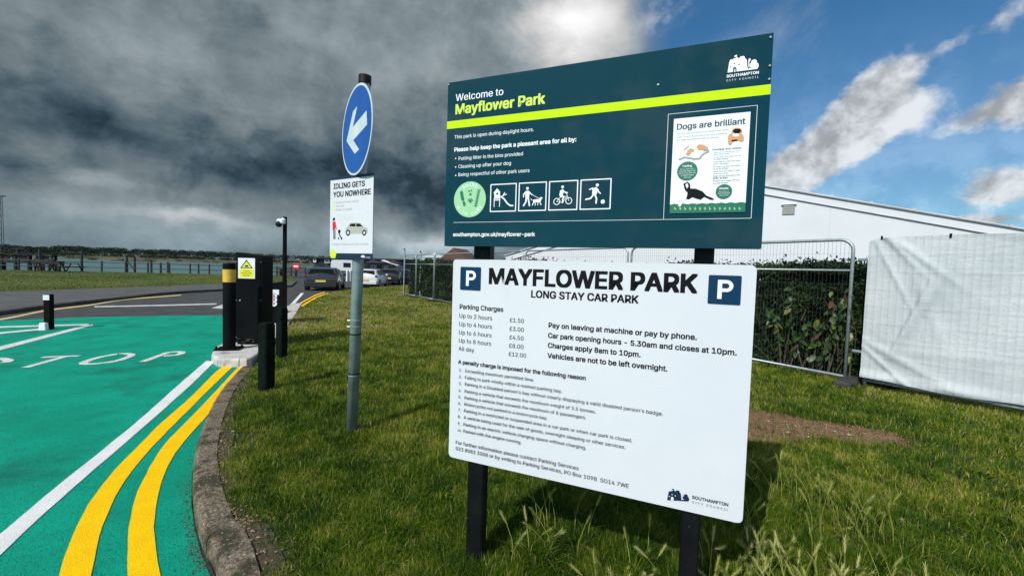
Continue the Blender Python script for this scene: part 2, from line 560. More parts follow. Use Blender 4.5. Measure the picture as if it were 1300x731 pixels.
def vnoise(x, y, s, seed=0):
    g = np.random.default_rng(seed).random((64, 64))
    u, v = x * s, y * s
    i, j = np.floor(u).astype(int), np.floor(v).astype(int)
    f_, h_ = u - i, v - j
    f_, h_ = f_ * f_ * (3 - 2 * f_), h_ * h_ * (3 - 2 * h_)
    a = g[i % 64, j % 64]; b = g[(i + 1) % 64, j % 64]; c = g[i % 64, (j + 1) % 64]; d = g[(i + 1) % 64, (j + 1) % 64]
    return (a * (1 - f_) + b * f_) * (1 - h_) + (c * (1 - f_) + d * f_) * h_


# ------------------------------------------------------------------ ground, water, roads
LZ = 0.10                                               # lawn level
quay = [(-900, -300), G(0, 343.5), G(300, 349.5), (-24, 45), (-72, 125), (60, 185), (900, 400)]
quay = [Vector((p[0], p[1], 0)) for p in quay]
gpoly = quay + [Vector((1200, 400, 0)), Vector((1200, -600, 0)), Vector((-900, -600, 0))]
mb = MB(); mb.prism([(p.x, p.y) for p in gpoly], -4.0, -0.004)
structure(mb.build('ground', asphalt))
mb = MB().add([(-6000, -6000, -1.7), (6000, -6000, -1.7), (6000, 6000, -1.7), (-6000, 6000, -1.7)], [(0, 1, 2, 3)])
structure(mb.build('water', water_m))
mb = MB().add([(-6500, -6500, -9), (6500, -6500, -9), (6500, 6500, -9), (-6500, 6500, -9)], [(0, 1, 2, 3)])
structure(mb.build('seabed', mat('seabed', (0.03, 0.035, 0.03))))

K = cpx(0, 440, 2.5125)
kerb_px = [K(*p) for p in ((690, 731), (660, 680), (640, 630), (622, 560), (613, 470), (616, 400), (630, 330), (652, 265), (680, 205), (715, 150), (752, 105), (790, 66))]
kerb_road = [Vector((9, .35, 0)), Vector((3, .42, 0)), Vector((1.2, .55, 0)), Vector((-.1, .85, 0)), Vector((-.75, 1.2, 0))] + [G(*p) for p in kerb_px]
kerb_s = smooth(kerb_road, 8)
KW, KH = 0.135, 0.105


def offset(pts, d):
    out = []
    for i, p in enumerate(pts):
        a, b = pts[max(0, i - 1)], pts[min(len(pts) - 1, i + 1)]
        t = (b - a); t.z = 0; t.normalize()
        out.append(p + Vector((t.y, -t.x, 0)) * d)
    return out


kerb_in = offset(kerb_s, KW)
# concrete island the barrier equipment stands on
IZ = 0.12
isl_px = [(268, 449), (272, 441), (290, 431), (318, 413), (340, 401), (360, 390), (372, 385), (383, 385.5), (378, 394), (372, 404), (362, 417), (347, 434), (330, 447), (317, 455.5), (276, 455)]
isl = [G(x, y, IZ) for x, y in isl_px]
# lawn outline
far_edge = [G(x, y, LZ) for x, y in ((372, 404), (378, 395), (388, 387), (400, 379.5), (412, 374), (428, 370), (450, 367), (480, 364.2), (505, 362.6), (530, 361))]
lawn = [Vector((p.x, p.y, LZ)) for p in kerb_in] + [G(330, 447, LZ), G(347, 434, LZ), G(362, 417, LZ)] + far_edge + \
       [Vector((10, 75, LZ)), Vector((90, 75, LZ)), Vector((90, .5, LZ)), Vector((9, .5, LZ))]
lawn_xy = [(p.x, p.y) for p in lawn]
structure(MB().prism(lawn_xy, -0.02, LZ - 0.012).build('lawn_soil', soil_m))

# green surfacing
gl = [(-60, 40)]
green_far = [G(x, y) for x, y in ((-600, 443), (-200, 420), (0, 407.5), (60, 404.5), (120, 402.5), (200, 401), (290, 400), (345, 399.5))]
green_poly = [Vector((p.x, p.y, 0)) for p in green_far] + [G(352, 410), G(340, 430), G(330, 440)] + \
             [G(x, y) for x, y in ((316, 463), (300, 478), (281, 503), (262, 535), (249, 572), (243.5, 605), (243, 640), (247, 672), (256, 705), (270, 740))] + \
             [Vector((-1.0, 1.15, 0)), Vector((-.4, .7, 0)), Vector((.3, .2, 0)), Vector((.5, -6, 0)), Vector((-30, -6, 0))]
structure(MB().sheet([(p.x, p.y) for p in green_poly], 0.004).build('green_road_surface', green_m))
# dark joint along the kerb
structure(ribbon('kerb_joint', [(p.x, p.y) for p in offset(kerb_s, -0.07)][8:], [(p.x, p.y) for p in offset(kerb_s, 0.01)][8:], 0.002, tar_m, jit=0.012))

# painted lines
L1 = [(-30, 731 + 0), (0, 679), (40, 645), (100, 596), (175, 535), (230, 486), (262, 458.5)]
R1 = [(-30, 733), (0, 706.5), (40, 668), (100, 614), (175, 549), (238, 493), (272.5, 459.5)]
L1[0] = (-60, 727); R1[0] = (-60, 760)
structure(ribbon('white_edge_line', [G(*p) for p in L1], [G(*p) for p in R1], 0.008, white_m, jit=0.002))
ylL = [K(*p) for p in ((165, 830), (190, 731), (225, 620), (280, 510), (345, 420), (400, 360), (460, 300), (520, 240), (600, 170), (680, 90), (716, 60))]
ylR = [K(*p) for p in ((275, 830), (290, 731), (320, 600), (360, 500), (400, 430), (460, 350), (540, 265), (600, 205), (680, 125), (742, 65))]
yrL = [K(*p) for p in ((402, 830), (408, 731), (410, 600), (430, 490), (470, 400), (520, 320), (580, 255), (640, 195), (700, 130), (760, 66))]
yrR = [K(*p) for p in ((520, 830), (510, 731), (492, 600), (500, 500), (520, 420), (560, 340), (600, 290), (640, 245), (700, 175), (750, 115), (790, 62))]
yel = thing('double_yellow_line', G(200, 600), 'bright double yellow line curving along the kerb and joined at its far end on green tarmac', 'road marking')
yel['kind'] = 'structure'
ribbon('painted_stripe', [G(*p) for p in ylL], [G(*p) for p in ylR], 0.008, yellow_m, yel, jit=0.0025)
ribbon('painted_stripe', [G(*p) for p in yrL], [G(*p) for p in yrR], 0.008, yellow_m, yel, jit=0.0025)
MB().sheet([G(*K(*p))[:2] for p in ((712, 58.5), (798, 54), (790, 62), (716, 66))], 0.009).build('painted_stripe', yellow_m, yel)
ribbon('far_white_line', [G(*p) for p in ((120, 388.6), (200, 387), (275, 385))], [G(*p) for p in ((120, 390.2), (200, 388.6), (275, 386.6))], 0.004, worn_far_white)
ribbon('far_yellow_line', [G(*p) for p in ((-300, 442), (-100, 416), (0, 404.5), (60, 393), (115, 386.5), (160, 379.5), (230, 374))],
       [G(*p) for p in ((-300, 445.5), (-100, 419), (0, 406.8), (60, 395), (115, 388), (160, 380.9), (230, 375.2))], 0.004, worn_yellow)
structure(MB().sheet([G(*p)[:2] for p in ((268, 391.2), (289, 384.4), (292, 392.5))], 0.004).build('arrow_head', worn_far_white))
for Lp, Rp in ((((-250, 503), (115, 411.4)), ((-250, 512), (119, 413.0))),
               (((-250, 421), (116, 411.4)), ((-250, 424.5), (116, 412.8))),
               (((-250, 446), (60, 416.4)), ((-250, 450), (62, 418.0)))):
    ribbon('island_hatch_line', [G(*p) for p in Lp], [G(*p) for p in Rp], 0.008, worn_white)
ribbon('far_edge_line', [G(*p) for p in ((350, 402), (366, 389), (382, 372))], [G(*p) for p in ((355, 403), (370, 390), (386, 372))], 0.004, white_m)
ribbon('far_yellow_stripe', [G(*p) for p in ((366, 394.5), (380, 385), (400, 374.4), (412, 370.5))], [G(*p) for p in ((366, 396.4), (380, 386.8), (401, 375.4), (413, 371.2))], 0.004, yellow_m)
ribbon('far_yellow_stripe', [G(*p) for p in ((366, 399), (380, 389.2), (402, 376.6), (416, 371.8))], [G(*p) for p in ((368, 400.5), (383, 390), (404, 377.4), (418, 372.4))], 0.004, yellow_m)

# lettering painted on the road: STOP
stop = thing('road_lettering', G(120, 458), 'worn white STOP painted on the green tarmac', 'road marking')
stop['kind'] = 'structure'


def road_strokes(name, strokes, wd=0.10):
    mb = MB()
    for q, pts in enumerate(strokes):
        P_ = [G(*p) for p in pts]
        P_ = smooth(P_, 6) if len(P_) > 2 else P_
        a, b = offset(P_, wd / 2), offset(P_, -wd / 2)
        n = len(P_)
        zz = 0.0080 + q * 0.0006
        mb.add([(p.x, p.y, zz) for p in a] + [(p.x, p.y, zz) for p in b], [(i, i + 1, n + i + 1, n + i) for i in range(n - 1)])
    o = mb.build(name, worn_white, stop)
    return o


road_strokes('letter', [[(-45, 467), (-25, 470), (-12, 465.5), (-14, 459.5), (-12, 456.2), (2, 455.6), (11, 458.2), (6, 460.6)]], .095)
road_strokes('letter', [[(32, 467), (84, 452.6)], [(53, 454), (101, 452.1)]], .09)
road_strokes('letter', [[(150, 449.6), (126, 454), (107, 460.2), (110, 462.6), (128, 461.5), (150, 458), (167, 451.4), (160, 449.3), (150, 449.6)]], .088)
road_strokes('letter', [[(181, 459.6), (213, 448)], [(207, 449), (222, 447), (231, 447.6), (226, 450.6), (208, 452.4)]], .088)

# kerb along the lawn, stone by stone
kerb = thing('kerb', kerb_s[30], 'weathered brown concrete kerb curving round the lawn', 'kerb')
kerb['kind'] = 'structure'


def kerb_run(parent, pts, length, w_, h_, m, z0=-0.05, round_=0.022, n=6, rough=0.0, gap=0.006):
    P_ = resample(pts, length / n)
    i = 0
    while i + n < len(P_):
        seg = [p.copy() for p in P_[i:i + n + 1]]
        d0 = (seg[1] - seg[0]).normalized(); d1 = (seg[-1] - seg[-2]).normalized()
        seg[0] += d0 * gap; seg[-1] -= d1 * gap
        dz = rnd.uniform(-0.004, 0.004)
        prof = [(0, z0), (0.004, h_ - round_ * 1.6), (round_ * .55, h_ - round_ * .5), (round_ * 1.5, h_), (w_ * .6, h_ + .001), (w_, h_ - .002), (w_, z0)]
        V, Fc = [], []
        for k_, p in enumerate(seg):
            a, b = seg[max(0, k_ - 1)], seg[min(n, k_ + 1)]
            t = (b - a); t.z = 0; t.normalize(); nn = Vector((t.y, -t.x, 0))
            for (o_, zz) in prof:
                jx = rnd.uniform(-rough, rough) if zz > z0 else 0
                q = p + nn * (o_ + jx)
                V.append((q.x, q.y, zz + (dz + rnd.uniform(-rough, rough) if zz > z0 else 0)))
        c = len(prof)
        for k_ in range(n):
            for j in range(c - 1):
                Fc.append((k_ * c + j, k_ * c + j + 1, (k_ + 1) * c + j + 1, (k_ + 1) * c + j))
        Fc.append(tuple(range(c))); Fc.append(tuple(n * c + j for j in range(c))[::-1])
        MB().add(V, Fc).build('kerb_stone', m, parent)
        i += n


kerb_run(kerb, kerb_s, 0.78, KW, KH, kerb_m, n=10, rough=0.0018)

# island
island = thing('concrete_island', isl[7], 'pale concrete island under the barrier cabinet', 'traffic island')
island['kind'] = 'structure'
cen = sum(isl, Vector()) / len(isl)
inner = [p + (cen - p).normalized() * 0.10 for p in isl]
MB().prism([(p.x, p.y) for p in inner], 0, IZ - 0.003).build('slab', pale_m, island)
ring = isl[::-1] + [isl[-1]]
kerb_run(island, [Vector((p.x, p.y, 0)) for p in (isl + [isl[0]])[-4:] + isl[:8]], 0.30, 0.13, IZ, pale_m, n=3, round_=.02)
structure(ribbon('island_edging', [(p.x, p.y) for p in [G(383, 385.5, LZ), G(378, 394, LZ), G(372, 404, LZ), G(362, 417, LZ), G(347, 434, LZ), G(330, 447, LZ)]],
                 [(p.x, p.y) for p in [G(374, 385.5, LZ), G(366, 394, LZ), G(358, 404, LZ), G(346, 417, LZ), G(333, 430, LZ), G(318, 446, LZ)]], IZ + .001, pale_m))

# far footpath with its kerb, and the verge
fp_near = [G(x, y) for x, y in ((-500, 470), (-200, 424), (0, 400), (60, 391.5), (150, 381), (220, 373.3), (290, 369), (340, 366.5), (372, 364))]
fp_far = [G(x, y, LZ) for x, y in ((-500, 400), (-200, 377), (0, 370.2), (60, 368.3), (150, 365), (220, 362.6), (290, 359.6), (340, 358), (376, 357))]
fpk = thing('far_kerb', fp_near[4], 'dark kerb of the footpath across the road', 'kerb')
fpk['kind'] = 'structure'
fn = smooth(fp_near, 6)[::-1]
kerb_run(fpk, fn, 0.95, 0.12, 0.10, mat('dark_kerb', (0.035, 0.034, 0.032), 0.9, (0.07, 0.066, 0.06), 6, .7), n=3)
fin = offset(fn, 0.12)
structure(MB().prism([(p.x, p.y) for p in fin] + [(p.x, p.y) for p in fp_far], -0.02, 0.098).build('footpath', path_m))
vq = [Vector((quay[1].x, quay[1].y, 0)), Vector((quay[2].x, quay[2].y, 0)), Vector((-24.3, 44.9, 0))]
far_left = quay[1] + (quay[1] - quay[2]).normalized() * 60
verge = [(p.x, p.y) for p in fp_far] + [(p.x, p.y) for p in [vq[2], vq[1], vq[0], far_left]]
verge = [(p.x, p.y) for p in fp_far] + [(vq[2].x + .3, vq[2].y - .3), (vq[1].x, vq[1].y - .4), (vq[0].x, vq[0].y - .4), (far_left.x, far_left.y - .4)]
structure(MB().prism(verge, -0.02, 0.09).build('verge', verge_m))


# ------------------------------------------------------------------ grass blades
def blades_object(name, x, y, z, ln, wd, tint, m, lean=0.45, label=None, cat='grass'):
    n = len(x)
    th = rng.random(n) * 2 * math.pi
    ph = rng.random(n) * 2 * math.pi
    le = np.abs(rng.normal(0, lean, n)) * ln
    dx, dy = np.cos(th) * wd / 2, np.sin(th) * wd / 2
    lx, ly = np.cos(ph) * le, np.sin(ph) * le
    V = np.empty((n, 5, 3))
    V[:, 0] = np.stack([x - dx, y - dy, z], 1); V[:, 1] = np.stack([x + dx, y + dy, z], 1)
    mx, my, mz = x + lx * .35, y + ly * .35, z + ln * .58
    V[:, 2] = np.stack([mx - dx * .8, my - dy * .8, mz], 1); V[:, 3] = np.stack([mx + dx * .8, my + dy * .8, mz], 1)
    hz = np.sqrt(np.maximum(ln ** 2 - (le * .75) ** 2, (ln * .45) ** 2))
    V[:, 4] = np.stack([x + lx, y + ly, z + hz], 1)
    V = V.reshape(-1, 3)
    base = (np.arange(n) * 5)[:, None]
    T = np.concatenate([base + np.array([[0, 1, 3]]), base + np.array([[0, 3, 2]]), base + np.array([[2, 3, 4]])], 1).reshape(-1)
    me = bpy.data.meshes.new(name)
    me.vertices.add(len(V)); me.vertices.foreach_set('co', V.ravel())
    me.loops.add(len(T)); me.loops.foreach_set('vertex_index', T.astype(np.int32))
    nt = len(T) // 3
    me.polygons.add(nt)
    me.polygons.foreach_set('loop_start', np.arange(0, nt * 3, 3, dtype=np.int32))
    me.polygons.foreach_set('loop_total', np.full(nt, 3, dtype=np.int32))
    me.update(calc_edges=True)
    at = me.attributes.new('tint', 'FLOAT', 'POINT')
    at.data.foreach_set('value', np.repeat(tint, 5).astype(np.float32))
    me.materials.append(m)
    o = bpy.data.objects.new(name, me); COL.objects.link(o)
    WL[o.name] = Vector()
    if label: tag(o, label, cat)
    o['kind'] = 'stuff'
    return o


grass_ramp = [(0.0, (0.006, 0.024, 0.002)), (0.25, (0.025, 0.082, 0.003)), (0.52, (0.096, 0.172, 0.006)), (0.78, (0.300, 0.325, 0.024)), (1.0, (0.48, 0.40, 0.18))]
grass_m = blade_mat('grass_blades', grass_ramp)
dirt_c = [(G(1010, 540, LZ), 1.1, .28), (G(1120, 556, LZ), .75, .2), (G(1230, 560, LZ), .5, .12)]


def dirtness(x, y):
    """bare trodden earth between the sign and the fence"""
    r = np.zeros(len(x))
    wv = (vnoise(x, y, 3.0, 5) - .5) * .5
    A, Bp = G(930, 533, LZ), G(1150, 556, LZ)
    d = Vector((Bp.x - A.x, Bp.y - A.y)); L = d.length; d /= L
    s_ = (x - A.x) * d.x + (y - A.y) * d.y
    t_ = -(x - A.x) * d.y + (y - A.y) * d.x
    wid = np.where(s_ < 0, .62, np.maximum(.62 - s_ / L * .46, .08))
    r = np.clip((wid * (1 + wv * 1.6) - np.abs(t_ + wv * .15)) / .12, 0, 1) * np.clip((L + .2 - s_) / .3, 0, 1) * (s_ > -.5)
    return r


kd = np.array([(p.x, p.y) for p in kerb_in if p.y > .3])


def kerbdist(x, y):
    d = np.full(len(x), 9.0)
    for a in kd:
        d = np.minimum(d, np.hypot(x - a[0], y - a[1]))
    return d


def scatter(N, r0, r1, a0, a1):
    r = np.exp(rng.random(N) * (math.log(r1) - math.log(r0)) + math.log(r0))
    a = rng.uniform(a0, a1, N)
    return r * np.sin(a), r * np.cos(a), r


x, y, r = scatter(1000000, 1.15, 42, -0.80, 1.15)
ok = inside(lawn_xy, x, y)
x, y, r = x[ok], y[ok], r[ok]
n1 = vnoise(x, y, 1.6, 1) * .5 + vnoise(x, y, 4.5, 2) * .3 + vnoise(x, y, 11, 3) * .2
n2 = vnoise(x, y, 0.55, 9) * .6 + vnoise(x, y, 2.3, 10) * .4
dd = dirtness(x, y)
kdist = kerbdist(x, y)
keep = rng.random(len(x)) < np.clip(0.50 + n1 * 1.1, 0, 1) * (1 - dd * .93) * np.clip(.32 + kdist / .16 + (n1 - .5) * 1.3, 0.08, 1)
x, y, r, n1, n2, kdist = x[keep], y[keep], r[keep], n1[keep], n2[keep], kdist[keep]
# blades longer round the sign posts, short on the trodden lawn
PL = G(599, 718, LZ)
tall = np.exp(-((x - 1.1) ** 2 / 1.6 + (y - 1.7) ** 2 / .30)) * .55
ln = (0.014 + 0.075 * n1 * np.clip(.35 + 1.3 * vnoise(x, y, 6.5, 16), .3, 1.4) + rng.random(len(x)) * 0.026) * (1 + tall) * np.clip(.5 + kdist * 1.5, .5, 1)
wd = 0.0034 * np.maximum(1, r / 3.0) ** .85 * (0.7 + rng.random(len(x)) * .6)
n4 = vnoise(x, y, 7.5, 14) * .6 + vnoise(x, y, 16, 15) * .4
tint = np.clip(-.16 + n2 * .62 + n4 * .60 + rng.normal(0, .14, len(x)) + (rng.random(len(x)) < .07) * .5 + np.clip((r - 3) / 22, 0, .26), 0, 1)
blades_object('lawn_grass', x, y, np.full(len(x), LZ - .014), ln, wd, tint, grass_m, .8, 'uneven green lawn grass round the signs and up to the fence')
NB = len(x)
x, y, r = scatter(60000, 13, 60, -1.05, -0.4)
ok = inside(verge, x, y)
x, y, r = x[ok], y[ok], r[ok]
n2 = vnoise(x, y, 0.35, 9) * .6 + vnoise(x, y, 1.3, 10) * .4
blades_object('verge_grass', x, y, np.full(len(x), .088), 0.03 + rng.random(len(x)) * .03, .012 * r / 14, np.clip(.2 + n2 * .6 + rng.normal(0, .1, len(x)), 0, .9), grass_m, .5,
              'strip of short grass along the waterfront railing')
# trodden earth
dm = []
for i in range(26):
    t = i / 25
    p = G(925 + t * 235, 533 + t * 24, LZ)
    dm.append(p)
wL = [0.60 * (1 - t * .75) + rnd.uniform(-.03, .03) for t in np.linspace(0, 1, 26)]
tan_ = (dm[-1] - dm[0]).normalized(); nn_ = Vector((-tan_.y, tan_.x, 0))
structure(MB().sheet([(p + nn_ * a)[:2] for p, a in zip(dm, wL)] + [(p - nn_ * a)[:2] for p, a in list(zip(dm, wL))[::-1]], LZ - .009).build('bare_earth', dirt_m))
kerbside = ribbon('bare_kerbside_soil', [(p.x, p.y) for p in offset(kerb_s, KW)][34:118], [(p.x, p.y) for p in offset(kerb_s, KW + .10)][34:118], LZ - .006, mat('kerbside_soil', (0.040, 0.029, 0.018), 0.95, (0.095, 0.070, 0.044), 22, .7, 1.0, 60), jit=.012)

wx, wy, wz, wln, wwd, wti = [], [], [], [], [], []
for (px_, py_, n_) in ((1180, 570, 9), (1040, 500, 7), (1230, 600, 8), (560, 640, 7), (420, 600, 6), (1120, 510, 7), (640, 690, 7), (1190, 690, 9), (500, 470, 6), (350, 560, 6), (470, 690, 8), (1260, 660, 9)):
    c_ = G(px_, py_, LZ)
    for _ in range(n_ * 3):
        wx.append(c_.x + rnd.gauss(0, .035)); wy.append(c_.y + rnd.gauss(0, .035)); wz.append(LZ); wln.append(rnd.uniform(.03, .075)); wwd.append(rnd.uniform(.010, .020)); wti.append(rnd.uniform(.30, .62))
blades_object('low_weeds', np.array(wx), np.array(wy), np.array(wz), np.array(wln), np.array(wwd), np.array(wti), grass_m, 1.1, 'small broad-leaved weeds growing flat in the lawn', 'weeds')

# grit and small gravel along the kerb foot, dry straw on the lawn
def scatter_stones(name, pts, m, smin, smax, label, cat):
    V, Fc = [], []
    for p in pts:
        s_ = smin * (smax / smin) ** rnd.random() ** 1.6
        b0 = len(V)
        for a, b_, c in ((1, 0, 0), (-1, 0, 0), (0, 1, 0), (0, -1, 0), (0, 0, .8), (0, 0, -.5)):
            j = rnd.uniform(.7, 1.25)
            V.append((p[0] + (a * 1.2 + rnd.uniform(-.3, .3)) * s_ * j, p[1] + (b_ + rnd.uniform(-.3, .3)) * s_ * j, p[2] + c * s_ * j))
        for t in ((0, 2, 4), (2, 1, 4), (1, 3, 4), (3, 0, 4), (2, 0, 5), (1, 2, 5), (3, 1, 5), (0, 3, 5)): Fc.append(tuple(b0 + q for q in t))
    tag(MB().add(V, Fc).build(name, m), label, cat, kind='stuff')


ko = offset(kerb_s, -0.03)
gp = []
for _ in range(1500):
    i = rnd.randrange(34, len(ko) - 1); t = rnd.random(); p = ko[i].lerp(ko[i + 1], t)
    if p.y > 2.6 and rnd.random() < .75: continue
    n_ = (ko[i + 1] - ko[i]).normalized(); n_ = Vector((n_.y, -n_.x, 0))
    q = p - n_ * (abs(rnd.gauss(0, .030)) - .02)
    gp.append((q.x, q.y, .007))
scatter_stones('kerb_gravel', gp, mat('grit', (.035, .030, .024), .95, (.13, .11, .085), 60, .8), .0012, .0055, 'dark grit and crumbs of bitumen along the foot of the kerb', 'gravel')
gp = []
for _ in range(1100):
    i = rnd.randrange(34, 118); t = rnd.random(); p = kerb_in[i].lerp(kerb_in[i + 1], t)
    n_ = (kerb_in[i + 1] - kerb_in[i]).normalized(); n_ = Vector((n_.y, -n_.x, 0))
    q = p + n_ * (abs(rnd.gauss(0, .07)) - .02)
    gp.append((q.x, q.y, LZ + .001))
for _ in range(1500):
    u2 = rnd.random(); p = G(925 + u2 * 235, 533 + u2 * 24, LZ)
    gp.append((p.x + rnd.gauss(0, .12), p.y + rnd.gauss(0, .13), LZ - .004))
scatter_stones('soil_gravel', gp, mat('soil_grit', (.14, .085, .05), .95, (.34, .25, .16), 60, .8), .0015, .009, 'small stones and crumbs lying on the bare soil beside kerb and in the worn patch', 'gravel')

# wild barley heads standing out of the lawn on the right
mbs, tints = [], []
stalk = []


def barley(n, px, py, spread, hmin, hmax):
    c = G(px, py, LZ)
    for _ in range(n):
        stalk.append((c.x + rnd.gauss(0, spread), c.y + rnd.gauss(0, spread * .6), rnd.uniform(hmin, hmax)))


barley(22, 995, 640, .10, .13, .24); barley(26, 1095, 690, .11, .14, .24); barley(70, 985, 775, .17, .12, .25)
barley(40, 1130, 800, .20, .10, .22); barley(10, 710, 690, .12, .14, .24); barley(26, 800, 800, .25, .08, .2); barley(8, 665, 720, .08, .12, .2); barley(8, 950, 690, .05, .12, .22)
V, T, TI = [], [], []
for (sx, sy, h) in stalk:
    a = rnd.uniform(0, 6.28); ln_ = rnd.uniform(.02, .09); b0 = len(V)
    top = Vector((sx + math.cos(a) * ln_, sy + math.sin(a) * ln_, LZ + h))
    mid = Vector((sx + math.cos(a) * ln_ * .3, sy + math.sin(a) * ln_ * .3, LZ + h * .6))
    for p, ww in ((Vector((sx, sy, LZ - .02)), .0016), (mid, .0013), (top, .001)):
        V += [p + Vector((ww, 0, 0)), p - Vector((ww, 0, 0)), p + Vector((0, ww, 0))]
    for q in (0, 3):
        for e in range(3):
            i, j = b0 + q + e, b0 + q + (e + 1) % 3
            T += [(i, j, j + 3), (i, j + 3, i + 3)]
    TI += [.80] * 9
    d = (top - mid).normalized() + Vector((math.cos(a) * .25, math.sin(a) * .25, 0)); d.normalize()
    s1 = d.cross(Vector((0, 0, 1))).normalized(); s2 = d.cross(s1)
    tn = rnd.uniform(.62, .95)
    for k_ in range(26):                                   # awns and grains of the head
        u_ = k_ / 26
        p = top + d * (u_ * .055)
        an = k_ * 2.4
        side_ = s1 * math.cos(an) + s2 * math.sin(an)
        tip = p + (d * .024 + side_ * .012)
        b0 = len(V)
        cr = d.cross(side_) * .0022
        V += [p + cr, p - cr, tip, p + side_ * .0065 + d * .010]
        T += [(b0, b0 + 1, b0 + 2), (b0, b0 + 3, b0 + 1)]
        TI += [tn] * 4
    for q in range(3):                                     # leaves at the foot
        aa = rnd.uniform(0, 6.28); L_ = rnd.uniform(.06, .14)
        b0 = len(V)
        o_ = Vector((math.cos(aa), math.sin(aa), 0)); c_ = Vector((-o_.y, o_.x, 0)) * .0026
        p = Vector((sx, sy, LZ))
        V += [p + c_, p - c_, p + o_ * L_ * .35 + Vector((0, 0, L_ * .8)) + c_, p + o_ * L_ * .35 + Vector((0, 0, L_ * .8)) - c_, p + o_ * L_ * .8 + Vector((0, 0, L_ * .95))]
        T += [(b0, b0 + 1, b0 + 3), (b0, b0 + 3, b0 + 2), (b0 + 2, b0 + 3, b0 + 4)]
        TI += [rnd.uniform(.30, .55)] * 5
me = bpy.data.meshes.new('barley'); me.from_pydata([tuple(v) for v in V], [], T)
at = me.attributes.new('tint', 'FLOAT', 'POINT'); at.data.foreach_set('value', np.array(TI, dtype=np.float32))
me.materials.append(blade_mat('barley_heads', [(0, (.03, .06, .008)), (.5, (.11, .16, .02)), (.8, (.46, .50, .12)), (1, (.70, .66, .34))], .5))
o = link('wild_barley', me, (0, 0, 0)); tag(o, 'tufts of tall wild barley with pale seed heads in the lawn', 'grass', kind='stuff')


# ------------------------------------------------------------------ flat print on boards
FONT = None
try:
    _fp = os.path.join(bpy.utils.system_resource('DATAFILES', path='fonts'), 'Inter.woff2')
    if os.path.exists(_fp): FONT = bpy.data.fonts.load(_fp)
except Exception:
    FONT = None


def glyphs(txt, spacing=1.0):
    """outlines of a line of text, every contour filled with its own holes"""
    cu = bpy.data.curves.new('print', 'FONT')
    cu.body = txt
    if FONT: cu.font = FONT
    cu.space_character = spacing
    to = bpy.data.objects.new('print', cu)
    COL.objects.link(to)
    bpy.context.view_layer.update()
    cv = to.to_curve(bpy.context.evaluated_depsgraph_get())
    rings = []
    for sp in cv.splines:
        pts = []
        if sp.type == 'BEZIER':
            bp = sp.bezier_points
            for i in range(len(bp)):
                p0, p1 = bp[i], bp[(i + 1) % len(bp)]
                a, b, c, d = p0.co.xy, p0.handle_right.xy, p1.handle_left.xy, p1.co.xy
                straight = abs((b.x - a.x) * (d.y - a.y) - (b.y - a.y) * (d.x - a.x)) < 1e-6 and abs((c.x - a.x) * (d.y - a.y) - (c.y - a.y) * (d.x - a.x)) < 1e-6
                for k_ in range(1 if straight else 4):
                    t = k_ / 4
                    q = a * (1 - t) ** 3 + b * 3 * t * (1 - t) ** 2 + c * 3 * t * t * (1 - t) + d * t ** 3
                    pts.append((q.x, q.y))
        else:
            pts = [(p.co.x, p.co.y) for p in sp.points]
        out = []
        for p in pts:
            if not out or math.hypot(p[0] - out[-1][0], p[1] - out[-1][1]) > 1e-5: out.append(p)
        if len(out) > 2 and math.hypot(out[0][0] - out[-1][0], out[0][1] - out[-1][1]) < 1e-5: out.pop()
        if len(out) > 2: rings.append(out)
    to.to_curve_clear()
    bpy.data.objects.remove(to); bpy.data.curves.remove(cu)
    if not rings: return [], 0, 1
    area = lambda R: sum(R[i - 1][0] * R[i][1] - R[i][0] * R[i - 1][1] for i in range(len(R))) / 2
    ars = [area(R) for R in rings]
    sgn = 1 if ars[max(range(len(ars)), key=lambda i: abs(ars[i]))] > 0 else -1

    def isin(R, p):
        c = False
        for i in range(len(R)):
            a, b = R[i - 1], R[i]
            if (a[1] > p[1]) != (b[1] > p[1]) and p[0] < (b[0] - a[0]) * (p[1] - a[1]) / (b[1] - a[1]) + a[0]: c = not c
        return c
    res = []
    outers = [i for i in range(len(rings)) if ars[i] * sgn > 0]
    hol = {i: [] for i in outers}
    for i in range(len(rings)):
        if ars[i] * sgn <= 0:
            cand = [j for j in outers if isin(rings[j], rings[i][0])]
            if cand: hol[min(cand, key=lambda j: abs(ars[j]))].append(i)
    for n_, i in enumerate(outers):
        loops = [[Vector((*p, 0)) for p in rings[i]]] + [[Vector((*p, 0)) for p in rings[h]] for h in hol[i]]
        tris = mathutils.geometry.tessellate_polygon(loops)
        res.append(([p.xy[:] for L in loops for p in L], [tuple(t) for t in tris], n_))
    xs = [p[0] for R in rings for p in R]
    return res, min(xs), max(xs)




